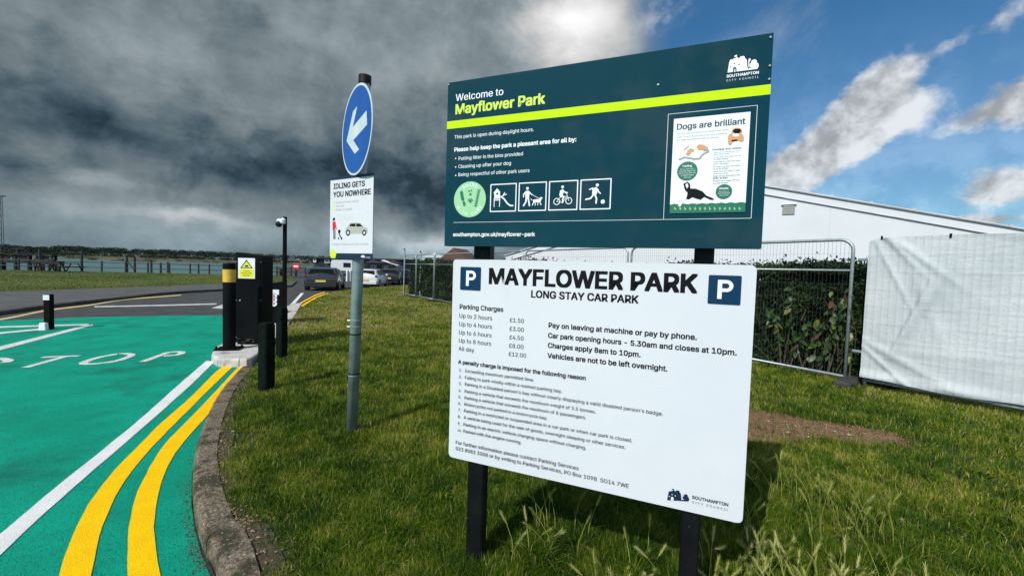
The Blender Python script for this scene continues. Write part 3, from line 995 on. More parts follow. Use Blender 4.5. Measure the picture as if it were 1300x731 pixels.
class Board:
    """an upright flat board: d runs to the right along it, n points at the reader"""
    def __init__(s, P0, theta):
        s.P0 = Vector(P0); s.d = Vector((math.cos(theta), -math.sin(theta), 0)); s.n = Vector((-math.sin(theta), -math.cos(theta), 0))
        s.up = Vector((0, 0, 1)); s.k = 0

    def loc(s, px, py):
        r_ = ray(px, py)
        E_ = Vector((0, 0, EYE))
        t = (s.P0 - E_).dot(s.n) / r_.dot(s.n)
        q = E_ + r_ * t - s.P0
        return (q.dot(s.d), q.dot(s.up))

    def w(s, a, b, off=0.0):
        return s.P0 + s.d * a + s.up * b + s.n * off

    def panel(s, name, m, parent, poly, thick, back=0.0, rad=0.0):
        if rad:
            poly = rounded(poly, rad)
        n = len(poly)
        V = [s.w(a, b, -back) for a, b in poly] + [s.w(a, b, -back - thick) for a, b in poly]
        Fc = [tuple(range(n)), tuple(range(n, 2 * n))[::-1]] + [(i, n + i, n + (i + 1) % n, (i + 1) % n) for i in range(n)]
        return MB().add(V, Fc).build(name, m, parent)

    def off(s):
        s.k += 1
        return 0.0005 + s.k * 0.000005


class Print:
    def __init__(s, b):
        s.b, s.mb, s.base = b, MB(), b.off()

    def poly(s, pts):
        o_ = s.b.off()
        s.mb.add([s.b.w(a, c, o_) for a, c in pts], [tuple(range(len(pts)))])
        return s

    def ppoly(s, pts, cv=None):
        return s.poly([s.b.loc(*(cv(*p) if cv else p)) for p in pts])

    def pcirc(s, c, rr, cv=None, sc=None, n=28):
        a, b_ = s.b.loc(*(cv(*c) if cv else c)); a2, b2 = s.b.loc(*(cv(c[0], c[1] + rr) if cv else (c[0], c[1] + rr)))
        R_ = abs(b2 - b_)
        return s.poly([(a + R_ * math.cos(2 * math.pi * i / n), b_ + R_ * math.sin(2 * math.pi * i / n)) for i in range(n)])

    def line(s, pts, wd, cap=True):
        """thick stroke through board points"""
        for (a, b_) in zip(pts, pts[1:]):
            dx, dy = b_[0] - a[0], b_[1] - a[1]
            L = math.hypot(dx, dy) or 1e-9
            nx, ny = -dy / L * wd / 2, dx / L * wd / 2
            s.poly([(a[0] + nx, a[1] + ny), (a[0] - nx, a[1] - ny), (b_[0] - nx, b_[1] - ny), (b_[0] + nx, b_[1] + ny)])
        if cap:
            for a in pts:
                s.poly([(a[0] + wd / 2 * math.cos(k_ * .7854), a[1] + wd / 2 * math.sin(k_ * .7854)) for k_ in range(8)])
        return s

    def pline(s, pts, wpx, cv=None, cap=True):
        P_ = [s.b.loc(*(cv(*p) if cv else p)) for p in pts]
        a = cv(*pts[0]) if cv else pts[0]
        k_ = (cv(0, wpx)[1] - cv(0, 0)[1]) if cv else wpx
        q, q2 = s.b.loc(*a), s.b.loc(a[0], a[1] + k_)
        return s.line(P_, abs(q2[1] - q[1]), cap)

    def text(s, txt, p0, p1, bold=0.0, cv=None, spacing=1.0, tall=1.0):
        """letters with the baseline between two points of the board"""
        if cv: p0, p1 = cv(*p0), cv(*p1)
        a, b_ = s.b.loc(*p0), s.b.loc(*p1)
        return s.text_at(txt, a, b_, bold, spacing, tall)

    def text_at(s, txt, a, b_, bold=0.0, spacing=1.0, tall=1.0):
        polys, x0, x1 = glyphs(txt, spacing)
        if not polys: return s
        W_ = math.hypot(b_[0] - a[0], b_[1] - a[1]); sc_ = W_ / (x1 - x0)
        ang = math.atan2(b_[1] - a[1], b_[0] - a[0])
        if abs(ang) < .12:
            ang = 0; z_ = (a[1] + b_[1]) / 2; a = (a[0], z_)
        c, sn = math.cos(ang), math.sin(ang)
        sh = [(0, 0)] if bold <= 0 else ([(-bold, 0), (bold, 0)] if bold < .012 else [(0, 0), (-bold, -bold * .7), (bold, -bold * .7), (bold, bold * .7), (-bold, bold * .7)])
        for (hx, hy) in sh:
            offs = [s.b.off() for _ in range(3)]
            for vs, tris, lay in polys:
                V = []
                for vx, vy in vs:
                    X_, Y_ = (vx - x0 + hx) * sc_, (vy + hy) * sc_ * tall
                    V.append(s.b.w(a[0] + X_ * c - Y_ * sn, a[1] + X_ * sn + Y_ * c, offs[lay % 3]))
                s.mb.add(V, tris)
        return s

    def build(s, name, m, parent):
        return s.mb.build(name, m, parent, fix=False)


def rounded(poly, rad, n=5):
    out = []
    N_ = len(poly)
    for i in range(N_):
        p, a, b_ = Vector(poly[i]), Vector(poly[i - 1]), Vector(poly[(i + 1) % N_])
        u_, v_ = (a - p).normalized(), (b_ - p).normalized()
        for k_ in range(n + 1):
            t = k_ / n
            p0, p2 = p + u_ * rad, p + v_ * rad
            q = p0 * (1 - t) ** 2 + p * 2 * t * (1 - t) + p2 * t * t
            out.append((q.x, q.y))
    return out


# ------------------------------------------------------------------ the big park sign
base = G(599, 718, LZ)
TW, TG = 0.385, 0.368
white_b = Board(base + Vector((0, -0.045, 0)) - Vector((0, 0, LZ)), TW)
green_b = Board(Vector(white_b.w(0, 0, .058)), TG)
park = thing('park_sign', (base.x, base.y, LZ), 'large two-board park sign, teal welcome board above a white parking charges board on black posts', 'sign')
wc = [white_b.loc(*p) for p in ((575, 329), (961, 336), (943, 664), (570, 580))]
wl, wr = (wc[0][0] + wc[3][0]) / 2, (wc[1][0] + wc[2][0]) / 2
wt, wb = (wc[0][1] + wc[1][1]) / 2, (wc[2][1] + wc[3][1]) / 2
gc = [green_b.loc(*p) for p in ((568, 104.5), (981, 43.5), (968, 316), (565, 312))]
gl_, gr_ = (gc[0][0] + gc[3][0]) / 2, (gc[1][0] + gc[2][0]) / 2
gt, gb = (gc[0][1] + gc[1][1]) / 2, (gc[2][1] + gc[3][1]) / 2
print('white', wc, 'green', gc)
for pxs in ((589, 613, 690), (863.5, 893, 690)):
    a = white_b.loc(pxs[0], pxs[2])[0]; b_ = white_b.loc(pxs[1], pxs[2])[0]
    wd_ = .055
    mid = white_b.w((a + b_) / 2 - 0.006, 0, -0.012 - wd_ / 2)
    MB().box((mid.x, mid.y, (LZ - .1 + gt - .06) / 2), ((b_ - a) * .84, wd_, gt - .06 - LZ + .1), -TW, .006).build('post', black_paint, park)
wbd = white_b.panel('parking_board', board_white, park, [(wl, wb), (wr, wb), (wr, wt), (wl, wt)], 0.006, 0, .022)
wbd['label'] = 'white parking charges board'
gbd = green_b.panel('welcome_board', board_teal, park, [(gl_, gb), (gr_, gb), (gr_, gt), (gl_, gt)], 0.03, 0)
gbd['label'] = 'teal welcome board with lime stripe'
# --- white board print
WP = lambda: Print(white_b)
c7, c8, cA, cB = cpx(565, 320, 5.219), cpx(680, 320, 4.062), cpx(565, 450, 3.848), cpx(700, 480, 2.912)
WP().text('MAYFLOWER PARK', (621.5, 359.3), (883.8, 372.2), .032).build('heading', ink_black, wbd)
WP().text('LONG STAY CAR PARK', (674.6, 377.1), (810, 385.2), .028).build('heading', ink_black, wbd)
WP().text('Parking Charges', (583.8, 391.9), (638.8, 395.5), .022).build('heading', ink_black, wbd)
pr = WP()
for t_, a, b_ in (('Up to 2 hours', (583.2, 403.4), (625, 406.2)), ('Up to 4 hours', (583, 414.3), (624.6, 416.6)), ('Up to 6 hours', (582.8, 424.6), (624, 427.7)),
                  ('Up to 8 hours', (582.6, 435), (623.6, 438.2)), ('All day', (582.2, 445), (602, 446.5)), ('£1.50', (647.4, 408.5), (665, 410)), ('£3.00', (647, 419.6), (665, 421.2)),
                  ('£4.50', (646.8, 430.4), (664.6, 431.9)), ('£8.00', (646.4, 441.3), (664.6, 442.6)), ('£12.00', (645.9, 451.8), (667.9, 453.5))):
    WP().text(t_, a, b_, .008).build('price' if t_[0] == '£' else 'tariff_line', ink_black, wbd)
pr = WP()
for t_, a, b_ in (('Pay on leaving at machine or pay by phone.', (696.7, 415.5), (884.3, 431.3)), ('Car park opening hours - 5.30am and closes at 10pm.', (696, 428.3), (934.8, 451)),
                  ('Charges apply 8am to 10pm.', (695.8, 441.1), (812.9, 452.9)), ('Vehicles are not to be left overnight.', (695.3, 454.2), (846.9, 470.7))):
    WP().text(t_, a, b_, .023).build('notice_line', ink_black, wbd)
WP().text('A penalty charge is imposed for the following reason', (581.9, 461.7), (743.3, 481.7), .024).build('heading', ink_black, wbd)
pr = WP()
rules = (('Exceeding maximum permitted time.', (591, 472.1), (678, 484.3)), ('Failing to park wholly within a marked parking bay.', (590.5, 480.7), (713.6, 498.6)),
         ("Parking in a Disabled person's bay without clearly displaying a valid disabled person's badge.", (590.5, 489), (841.5, 527.4)),
         ('Parking a vehicle that exceeds the maximum weight of 3.5 tonnes.', (590.2, 497.6), (756.3, 525)), ('Parking a vehicle that exceeds the maximum of 8 passengers.', (590, 505.9), (744, 532.2)),
         ('Motorcycles not parked in a motorcycle bay.', (589.7, 513.7), (695, 533.2)), ('Parking in a restricted or suspended area in a car park or when car park is closed.', (589.4, 522), (802.3, 561.7)),
         ('A vehicle being used for the sale of goods, overnight sleeping or other services.', (588.9, 530.6), (794, 570)), ('Parking in an electric vehicle charging space without charging.', (588.6, 539.7), (744, 570.3)),
         ('Parked with the engine running.', (588.6, 548.2), (662, 563.3)))
for i, (t_, a, b_) in enumerate(rules):
    pr = WP().text(t_, a, b_, .006)
    la = white_b.loc(*a); lb = white_b.loc(*b_); zz = (la[1] + lb[1]) / 2
    pr.text_at('%d.' % (i + 1), (wl + .044, zz), (wl + .044 + (.013 if i < 9 else .019), zz), .006)
    pr.build('rule_line', ink_black, wbd)
WP().text('For further information please contact Parking Services', (578.8, 563.6), (734.7, 595.5), .006).build('contact_line', ink_black, wbd)
WP().text('023 8083 3008 or by writing to Parking Services, PO Box 1098  SO14 7WE', (578.8, 570.8), (798.2, 618.4), .006).build('contact_line', ink_black, wbd)
for corners, in (([(585.1, 338.6), (611, 339.2), (610, 368.9), (584.2, 367.5)],), ([(899.7, 349), (941.6, 350), (939.9, 387), (898.2, 385.3)],)):
    pp = [white_b.loc(*p) for p in corners]
    x0, x1 = (pp[0][0] + pp[3][0]) / 2, (pp[1][0] + pp[2][0]) / 2
    z1, z0 = (pp[0][1] + pp[1][1]) / 2, (pp[2][1] + pp[3][1]) / 2
    W_, H_ = x1 - x0, z1 - z0
    q = Print(white_b).poly(rounded([(x0, z0), (x1, z0), (x1, z1), (x0, z1)], W_ * .05)).build('parking_symbol', ink_navy, wbd)
    pr = Print(white_b)
    xl = x0 + W_ * .29
    pr.poly([(xl, z0 + H_ * .18), (xl + W_ * .135, z0 + H_ * .18), (xl + W_ * .135, z0 + H_ * .84), (xl, z0 + H_ * .84)])
    out_, inn_ = [], []
    for k_ in range(13):
        t = math.pi / 2 - math.pi * k_ / 12
        cx_, cz_ = xl + W_ * .27, z0 + H_ * .635
        out_.append((cx_ + W_ * .205 * math.cos(t), cz_ + H_ * .205 * math.sin(t)))
        inn_.append((cx_ + W_ * .085 * math.cos(t), cz_ + H_ * .088 * math.sin(t)))
    xm = xl + W_ * .13
    for k_ in range(12):
        pr.poly([out_[k_], out_[k_ + 1], inn_[k_ + 1], inn_[k_]])
    pr.poly([(xm, out_[0][1]), out_[0], inn_[0], (xm, inn_[0][1])])
    pr.poly([(xm, inn_[-1][1]), inn_[-1], out_[-1], (xm, out_[-1][1])])
    pr.build('parking_letter', sign_white, wbd)


def castle(b, cv, parent, m, hole, x0, y0, sc_):
    """council emblem: castle gatehouse with a tree; traced in a 600x330 frame"""
    T_ = lambda x, y: cv(x0 + x * sc_, y0 + y * sc_)
    pr = Print(b)
    pr.ppoly([T_(*p) for p in ((0, 330), (15, 240), (35, 125), (55, 85), (110, 80), (112, 60), (150, 62), (155, 40), (190, 40), (195, 58), (235, 50), (240, 22), (262, 30), (290, 15), (320, 28), (328, 60), (352, 75), (362, 110), (372, 235), (390, 280))])
    for c_, r_ in (((495, 130), 48), ((460, 185), 45), ((525, 190), 50), ((490, 225), 45), ((548, 215), 30)):
        pr.pcirc(T_(*c_), r_ * sc_ * (cv(0, 1)[1] - cv(0, 0)[1]))
    pr.ppoly([T_(*p) for p in ((385, 282), (400, 240), (450, 245), (560, 245), (565, 258))])
    pr.ppoly([T_(*p) for p in ((125, 18), (175, -8), (178, 30), (130, 38))])
    pr.build('crest', m, parent)
    pr = Print(b)
    pr.ppoly([T_(*p) for p in ((98, 322), (102, 250), (120, 222), (150, 222), (168, 245), (170, 310))])
    for c_ in ((60, 225), (130, 160), (215, 178)):
        pr.pcirc(T_(*c_), 13 * sc_ * (cv(0, 1)[1] - cv(0, 0)[1]))
    pr.build('crest_detail', hole, parent)
    pr = Print(b)
    pr.ppoly([T_(*p) for p in ((120, 318), (126, 262), (148, 262), (152, 314))])
    pr.ppoly([T_(*p) for p in ((385, 100), (400, 60), (425, 62), (440, 90), (410, 130), (405, 235), (388, 235))])
    pr.build('crest_detail', ink_lgrey, parent)


castle(white_b, lambda x, y: (847 + x, 618 + y + x * .19), wbd, ink_darknavy, sign_white, 0, 0, .048)
WP().text('SOUTHAMPTON', (878.6, 632.1), (924.2, 641.4), .02).build('crest_lettering', ink_darknavy, wbd)
WP().text('CITY COUNCIL', (878.6, 638.0), (924.2, 647.2), .0, spacing=1.5).build('crest_lettering', ink_darknavy, wbd)

# --- green board print
GP = lambda: Print(green_b)
c5, c6 = cpx(560, 90, 3.045), cpx(820, 40, 2.611)
GP().text('Welcome to', (578.7, 127.8), (638.8, 121.9), .008).build('heading', sign_white, gbd)
GP().text('Mayflower Park', (578.7, 144.8), (691.4, 132), .028).build('heading', ink_yellowgreen, gbd)
s0, s1 = green_b.loc(567, 154), green_b.loc(979, 108.2)
s2, s3 = green_b.loc(567, 164), green_b.loc(978, 120.4)
zt, zb = (s0[1] + s1[1]) / 2, (s2[1] + s3[1]) / 2
GP().poly([(gl_, zb), (gr_, zb), (gr_, zt), (gl_, zt)]).build('lime_stripe', ink_lime, gbd)
GP().text('This park is open during daylight hours.', (577, 176), (677.6, 167.2), .006).build('notice_line', sign_white, gbd)
for t_, a, b_ in (('Putting litter in the bins provided', (582.3, 203.3), (663.8, 197.7)), ('Cleaning up after your dog', (582, 214.1), (648.7, 208.9)), ('Being respectful of other park users', (582, 224.6), (672.3, 218))):
    GP().text(t_, a, b_, .006).pcirc((578.6, a[1] - 1.8), .9).build('notice_line', sign_white, gbd)
GP().text('Please help keep the park a pleasant area for all by:', (577, 192.5), (731.4, 180), .026).build('heading', sign_white, gbd)
GP().text('southampton.gov.uk/mayflower-park', (575.4, 299.5), (678.9, 300.2), .022).build('web_address', sign_white, gbd)
ruleL, ruleR = green_b.loc(575.8, 282.8), green_b.loc(843, 278.4)
zr = (ruleL[1] + ruleR[1]) / 2
frame_c = [green_b.loc(*p) for p in ((847.8, 145.4), (961.5, 134.1), (953.5, 277), (843, 278.2))]
fx0, fx1 = (frame_c[0][0] + frame_c[3][0]) / 2, (frame_c[1][0] + frame_c[2][0]) / 2
fz1 = (frame_c[0][1] + frame_c[1][1]) / 2
fz0 = zr
pr = GP(); pr.line([(ruleL[0], zr), (fx0, zr)], .0017, False)
pr.line([(fx0, fz0), (fx1, fz0), (fx1, fz1), (fx0, fz1), (fx0, fz0)], .0017, False)
pr.build('thin_border', ink_lgrey, gbd)
castle(green_b, cpx(900, 60, 14.44), gbd, sign_white, ink_teal, 340, 150, .98)
# the emblem is traced as seen, so only the words are laid level
cl = cpx(900, 60, 14.44)
GP().text('SOUTHAMPTON', cl(325, 560), cl(910, 495), .025).build('crest_lettering', sign_white, gbd)
GP().text('CITY COUNCIL', cl(320, 632), cl(908, 570), .0, spacing=1.5).build('crest_lettering', sign_white, gbd)
# round share-with-care badge
ci = cpx(565, 225, 6.047)
GP().pcirc((190, 171), 137, ci, n=48).build('badge', ink_mint, gbd)
bc = green_b.loc(*ci(190, 171)); br = abs(green_b.loc(*ci(190, 308))[1] - bc[1])
pr = GP()
for txt, a0, rr_, fl in (('SHARE', 90, .80, 1), ('WITH CARE', -90, .80, -1)):
    step = 14.5
    n = len(txt)
    for i, ch in enumerate(txt):
        if ch == ' ': continue
        ang = a0 - fl * (i - (n - 1) / 2) * step
        t = math.radians(ang)
        rr2 = br * (rr_ - (.09 if fl < 0 else .0) + (.0 if fl > 0 else .18))
        rr2 = br * (.72 if fl > 0 else .90)
        cx_, cz_ = bc[0] + rr2 * math.cos(t), bc[1] + rr2 * math.sin(t)
        tx, tz = (math.sin(t), -math.cos(t)) if fl > 0 else (-math.sin(t), math.cos(t))
        wch = br * {'I': .03, 'W': .21, 'T': .13, 'E': .115, 'H': .14}.get(ch, .14)
        pr.text_at(ch, (cx_ - tx * wch / 2, cz_ - tz * wch / 2), (cx_ + tx * wch / 2, cz_ + tz * wch / 2), .01)
pr.build('badge_lettering', sign_white, gbd)
pr = GP()
pr.pline([(128, 118), (132, 150), (138, 172)], 26, ci); pr.pline([(146, 196), (150, 212)], 22, ci)           # shoe print
for a, b_ in (((196, 132), 10), ((186, 108), 7), ((203, 104), 7), ((196, 186), 12), ((180, 178), 6), ((188, 168), 6), ((203, 168), 6), ((212, 178), 6)):
    pr.pcirc(a, b_, ci)                                                                                       # paw prints
pr.pline([(262, 98), (252, 135), (246, 175), (234, 225)], 6, ci)
for i in range(8):                                                                                            # tyre track
    t = i / 7
    cx_, cy_ = 262 - 26 * t, 100 + 120 * t
    pr.pline([(cx_ - 12, cy_ - 3), (cx_, cy_ + 5), (cx_ + 12, cy_ - 6)], 7, ci, False)
pr.build('badge_detail', ink_green, gbd)
# pictograms
boxes = [[(352, 60), (548, 50), (542, 262), (350, 268)], [(570, 47), (777, 38), (775, 252), (568, 260)], [(803, 36), (1018, 26), (1014, 246), (798, 252)], [(1044, 24), (1274, 13), (1268, 240), (1038, 247)]]
bz1 = sum(green_b.loc(*ci(*b_[i]))[1] for b_ in boxes for i in (0, 1)) / 8
bz0 = sum(green_b.loc(*ci(*b_[i]))[1] for b_ in boxes for i in (2, 3)) / 8
for b_ in boxes:
    c_ = [green_b.loc(*ci(*p)) for p in b_]
    x0, x1 = (c_[0][0] + c_[3][0]) / 2, (c_[1][0] + c_[2][0]) / 2
    pr = GP()
    pr.line([(x0, bz0), (x1, bz0), (x1, bz1), (x0, bz1), (x0, bz0)], .0042)
    pr.build('pictogram_frame', sign_white, gbd)
pr = GP()   # play tower and slide
pr.ppoly([(372, 122), (402, 86), (428, 118)], ci); pr.ppoly([(378, 118), (423, 115), (424, 158), (380, 160)], ci)
pr.pline([(378, 165), (425, 162)], 7, ci, False); pr.pline([(378, 178), (425, 175)], 7, ci, False)
pr.pline([(379, 160), (378, 230)], 6, ci, False); pr.pline([(421, 158), (419, 228)], 6, ci, False)
pr.pline([(430, 148), (455, 168), (478, 200), (500, 218), (522, 219)], 11, ci); pr.pline([(444, 146), (460, 120)], 8, ci); pr.pline([(452, 140), (474, 132)], 6, ci)
pr.build('play_pictogram', sign_white, gbd)
GP().pcirc((402, 128), 9, ci).build('play_pictogram', ink_teal, gbd)
pr = GP()   # person walking a dog
pr.pcirc((634, 87), 11, ci); pr.ppoly([(618, 108), (645, 104), (650, 120), (646, 168), (620, 170), (617, 128)], ci)
pr.pline([(622, 114), (604, 132), (604, 152)], 9, ci); pr.pline([(646, 112), (660, 128), (670, 136)], 8, ci)
pr.pline([(624, 166), (622, 190), (604, 219)], 12, ci); pr.pline([(640, 166), (645, 192), (649, 218)], 12, ci)
pr.pline([(670, 134), (700, 152), (722, 162)], 3.5, ci, False)
pr.ppoly([(676, 174), (722, 168), (736, 152), (752, 160), (742, 170), (734, 190), (680, 196)], ci)
pr.pline([(670, 178), (660, 168)], 5, ci); pr.pline([(682, 190), (672, 216)], 7, ci); pr.pline([(692, 192), (694, 216)], 6, ci); pr.pline([(716, 190), (712, 214)], 6, ci); pr.pline([(728, 188), (738, 213)], 7, ci)
pr.build('dog_walking_pictogram', sign_white, gbd)
pr = GP()   # cyclist
pr.pcirc((904, 76), 11, ci)
pr.ppoly([(884, 106), (902, 92), (914, 100), (906, 140), (886, 150), (878, 140)], ci)
pr.pline([(904, 104), (922, 116), (940, 120)], 9, ci); pr.pline([(890, 146), (914, 150), (904, 172), (904, 196)], 11, ci)
for cxx, cyy in ((859, 188), (951, 182)):
    cc_ = green_b.loc(*ci(cxx, cyy)); rr_ = abs(green_b.loc(*ci(cxx, cyy + 24))[1] - cc_[1])
    pr.line([(cc_[0] + rr_ * math.cos(k_ * math.pi / 10), cc_[1] + rr_ * math.sin(k_ * math.pi / 10)) for k_ in range(21)], .0030)
pr.pline([(859, 188), (884, 156), (936, 148), (904, 196), (859, 188)], 4, ci); pr.pline([(934, 124), (951, 182)], 4, ci); pr.pline([(928, 124), (942, 122)], 5, ci)
pr.build('cycling_pictogram', sign_white, gbd)
pr = GP()   # footballer
pr.pcirc((1170, 62), 12, ci)
pr.ppoly([(1132, 86), (1162, 78), (1176, 92), (1166, 130), (1148, 146), (1130, 134)], ci)
pr.pline([(1134, 86), (1110, 96)], 9, ci); pr.pline([(1172, 92), (1182, 116), (1194, 126)], 9, ci)
pr.pline([(1138, 138), (1118, 164), (1082, 172)], 12, ci); pr.pline([(1154, 140), (1164, 166), (1160, 200)], 12, ci); pr.pcirc((1212, 189), 16, ci)
pr.build('football_pictogram', sign_white, gbd)
# poster
cp = cpx(840, 130, 4.873)
pc = [green_b.loc(*p) for p in ((855.4, 151.5), (952.5, 142.7), (946, 269.5), (850.3, 270.8))]
px0, px1 = (pc[0][0] + pc[3][0]) / 2, (pc[1][0] + pc[2][0]) / 2
pz1, pz0 = (pc[0][1] + pc[1][1]) / 2, (pc[2][1] + pc[3][1]) / 2
GP().poly([(px0, pz0), (px1, pz0), (px1, pz1), (px0, pz1)]).build('poster', sign_white, gbd)
zb2 = (green_b.loc(851.3, 259.7)[1] + green_b.loc(946.7, 257.2)[1]) / 2
GP().poly([(px0, pz0), (px1, pz0)] + [(px1 + (px0 - px1) * i / 16, zb2 + (.002 if i % 2 else -.001)) for i in range(17)]).build('poster_grass_band', ink_green, gbd)
GP().text('Dogs are brilliant', (95, 172), (515, 137), .024, cp).build('heading', ink_teal, gbd)
pr = GP()
for t_, a, b_ in (('Having a dog can improve your physical and mental', (95, 199), (413, 180)), ("health. So let's all give dogs a big round of applause", (93, 220), (404, 202)), ('and make sure parks are safe for everyone.', (93, 241), (357, 222)), ):
    pr.text(t_, a, b_, .004, cp)
pr.text('Courtesy and control', (313, 300), (492, 290), .02, cp)
lines = ('Make sure your dog always comes', 'back when called.', 'Do not allow your dog to run up', 'to other people.', 'Keep dogs on a lead near roads', 'and in car parks.', 'Put dogs on a lead when asked',
         'to by an officer.', 'Make sure your dog is under', 'control at all times.', 'Dogs are not allowed in the', 'play areas.', 'Always carry bags with you', 'and use the bins.')
for i, t_ in enumerate(lines):
    yy = 314 + i * 14.3 + (i // 2) * 1.0
    ww = 165 if i % 2 == 0 else 95
    pr.text(t_, (322 - i * .5, yy), (322 + ww - i * .5, yy - ww * .035), .004, cp)
pr.build('poster_text', ink_teal, gbd)
GP().pcirc((158, 427), 59, cp, n=36).build('poster_roundel', ink_green, gbd); GP().pcirc((384, 554), 46, cp, n=36).build('poster_roundel', ink_green, gbd)
pr = GP()
pr.text('Fouling', (130, 402), (186, 399), .02, cp); pr.text('Wildlife', (354, 541), (412, 538), .02, cp)
for i, (t_, hw) in enumerate((('Always clean up after', 44), ('your dog. Bag it and', 50), ('put it in any litter bin', 50), ('or take it home', 40), ('with you', 22))):
    pr.text(t_, (158 - hw, 418 + i * 13), (158 + hw, 416 + i * 13), .004, cp)
for i, (t_, hw) in enumerate((('Keep dogs away', 32), ('from birds and', 36), ('other animals', 28))):
    pr.text(t_, (384 - hw, 556 + i * 12), (384 + hw, 554 + i * 12), .004, cp)
pr.build('roundel_text', sign_white, gbd)
pr = GP()  # tan bulldog and the running tan dogs
pr.ppoly([(408, 225), (412, 205), (430, 195), (436, 172), (448, 160), (480, 160), (498, 175), (494, 196), (506, 210), (508, 240), (490, 248), (474, 240), (440, 244), (432, 262), (418, 270), (410, 255)], cp)
pr.ppoly([(150, 325), (160, 300), (178, 288), (200, 292), (200, 304), (184, 310), (172, 330), (156, 330)], cp)
pr.ppoly([(214, 276), (232, 262), (260, 266), (286, 282), (284, 294), (250, 298), (226, 296)], cp)
pr.build('dog_drawing', ink_tan, gbd)
pr = GP()
pr.ppoly([(436, 182), (450, 168), (482, 166), (492, 180), (478, 196), (452, 196)], cp)
pr.ppoly([(430, 236), (464, 232), (470, 240), (434, 246)], cp)
pr.ppoly([(134, 506), (160, 492), (176, 508), (176, 534), (212, 536), (252, 552), (276, 578), (316, 594), (326, 604), (302, 604), (262, 586), (240, 604), (212, 596), (190, 588), (166, 602), (146, 596), (160, 560), (142, 540)], cp)
pr.build('dog_drawing', ink_black, gbd)
pr = GP()
pr.pline([(108, 356), (140, 342), (170, 346), (200, 352), (236, 350), (242, 336), (262, 318), (290, 306)], 9, cp); pr.pline([(140, 296), (166, 274)], 5, cp); pr.pline([(262, 300), (286, 296)], 7, cp)
pr.build('dog_drawing', ink_grey, gbd)
pr = GP()
pr.ppoly([(146, 512), (158, 500), (166, 520), (156, 536)], cp); pr.ppoly([(150, 560), (160, 566), (150, 600), (112, 648), (100, 640), (132, 604)], cp); pr.pline([(98, 616), (128, 604)], 7, cp); pr.pline([(446, 205), (470, 205)], 18, cp)
pr.build('dog_drawing', sign_white, gbd)
pr = GP()
for i in range(14):
    xx = 84 + i * 30.5
    pr.pline([(xx, 668), (xx + rnd.uniform(-4, 4), 650)], 4, cp); pr.pline([(xx - 6, 657), (xx + 6, 660)], 4, cp)
pr.build('poster_small_figures', ink_mint, gbd)
# chipped fixings on the teal board
fx = MB()
for (px_, py_) in ((835.5, 108), (977, 84), (976.5, 101), (570, 108), (978, 48)):
    a, b_ = green_b.loc(px_, py_)
    a = min(max(a, gl_ + .006), gr_ - .006); b_ = min(b_, gt - .006)
    c_ = green_b.w(a, b_, .001)
    MB().tube([c_, c_ + green_b.n * .003], .0035, 8).build('screw_head', galv, gbd)

# ------------------------------------------------------------------ pole with the arrow disc and idling notice
pb = G(446.5, 551, LZ)
pt = AtY(463.5, 97, pb.y - 0.0)
pole_t = thing('sign_pole', pb, 'grey steel pole with blue arrow disc and white idling notice on the lawn', 'sign')
pr_ = 7.4 / F * pb.y * .92
ax = (pt - pb)
MB().tube([pb - ax * .01, pb + ax * .985], pr_, 20).build('pole', galv, pole_t, smooth=True)
MB().tube([pb + ax * .978, pb + ax], pr_ * 1.12, 20).build('cap', black_paint, pole_t)
for py_ in (403, 411, 421, 472, 474):
    t_ = (551 - py_) / (551 - 97)
    p_ = pb + ax * t_
    MB().tube([p_, p_ + ax * .0035], pr_ * 1.06, 16).build('clip_band', black_paint if py_ in (421, 472) else galv, pole_t)
for py_ in (403, 411):
    p_ = pb + ax * ((551 - py_) / (551 - 97))
    MB().tube([p_ + Vector((-pr_ * 1.5, -pr_ * .3, 0)), p_ + Vector((-pr_ * .9, -pr_ * .3, 0))], .006, 6).build('clip_bolt', galv, pole_t)
# idling notice
tI = math.radians(28.4)
p_ = pb + ax * ((551 - 276) / (551 - 97))
ib = Board(p_ + Vector((-math.sin(tI), -math.cos(tI), 0)) * (pr_ + .022), tI)
ic = [ib.loc(*p) for p in ((420.6, 225), (475.3, 219.9), (471.9, 330.5), (417.7, 328))]
ix0, ix1 = (ic[0][0] + ic[3][0]) / 2, (ic[1][0] + ic[2][0]) / 2
iz1, iz0 = (ic[0][1] + ic[1][1]) / 2, (ic[2][1] + ic[3][1]) / 2
ibd = ib.panel('idling_notice', ink_darknavy, pole_t, [(ix0, iz0), (ix1, iz0), (ix1, iz1), (ix0, iz1)], .004, 0)
cI = cpx(410, 210, 5.848)
wz1 = (ib.loc(*cI(62, 108))[1] + ib.loc(*cI(378, 83))[1]) / 2
wz0 = (ib.loc(*cI(47, 650))[1] + ib.loc(*cI(362, 655))[1]) / 2
Print(ib).poly([(ix0, wz0), (ix1, wz0), (ix1, wz1), (ix0, wz1)]).build('notice_face', board_white, ibd)
Print(ib).text('IDLING GETS', (80, 172), (310, 158), .03, cI).build('heading', ink_black, ibd); Print(ib).text('YOU NOWHERE', (78, 232), (354, 220), .03, cI).build('heading', ink_black, ibd)
for t_, a, b_ in (('Switch off when waiting', (96, 283), (262, 274)), ('Save fuel', (96, 310), (158, 306)), ('Protect our health', (96, 337), (216, 332)), ('A PENALTY CHARGE NOTICE MAY BE ISSUED', (70, 590), (338, 594))):
    Print(ib).text(t_, a, b_, .006, cI).build('notice_line', ink_grey, ibd)
pr = Print(ib)
for yy in (277, 304, 331): pr.pcirc((83, yy), 9, cI)
pr.ppoly([(52, 670), (52, 645), (76, 618), (100, 650), (92, 688), (62, 688)], cI)
pr.build('notice_logo', ink_yellowgreen, ibd)
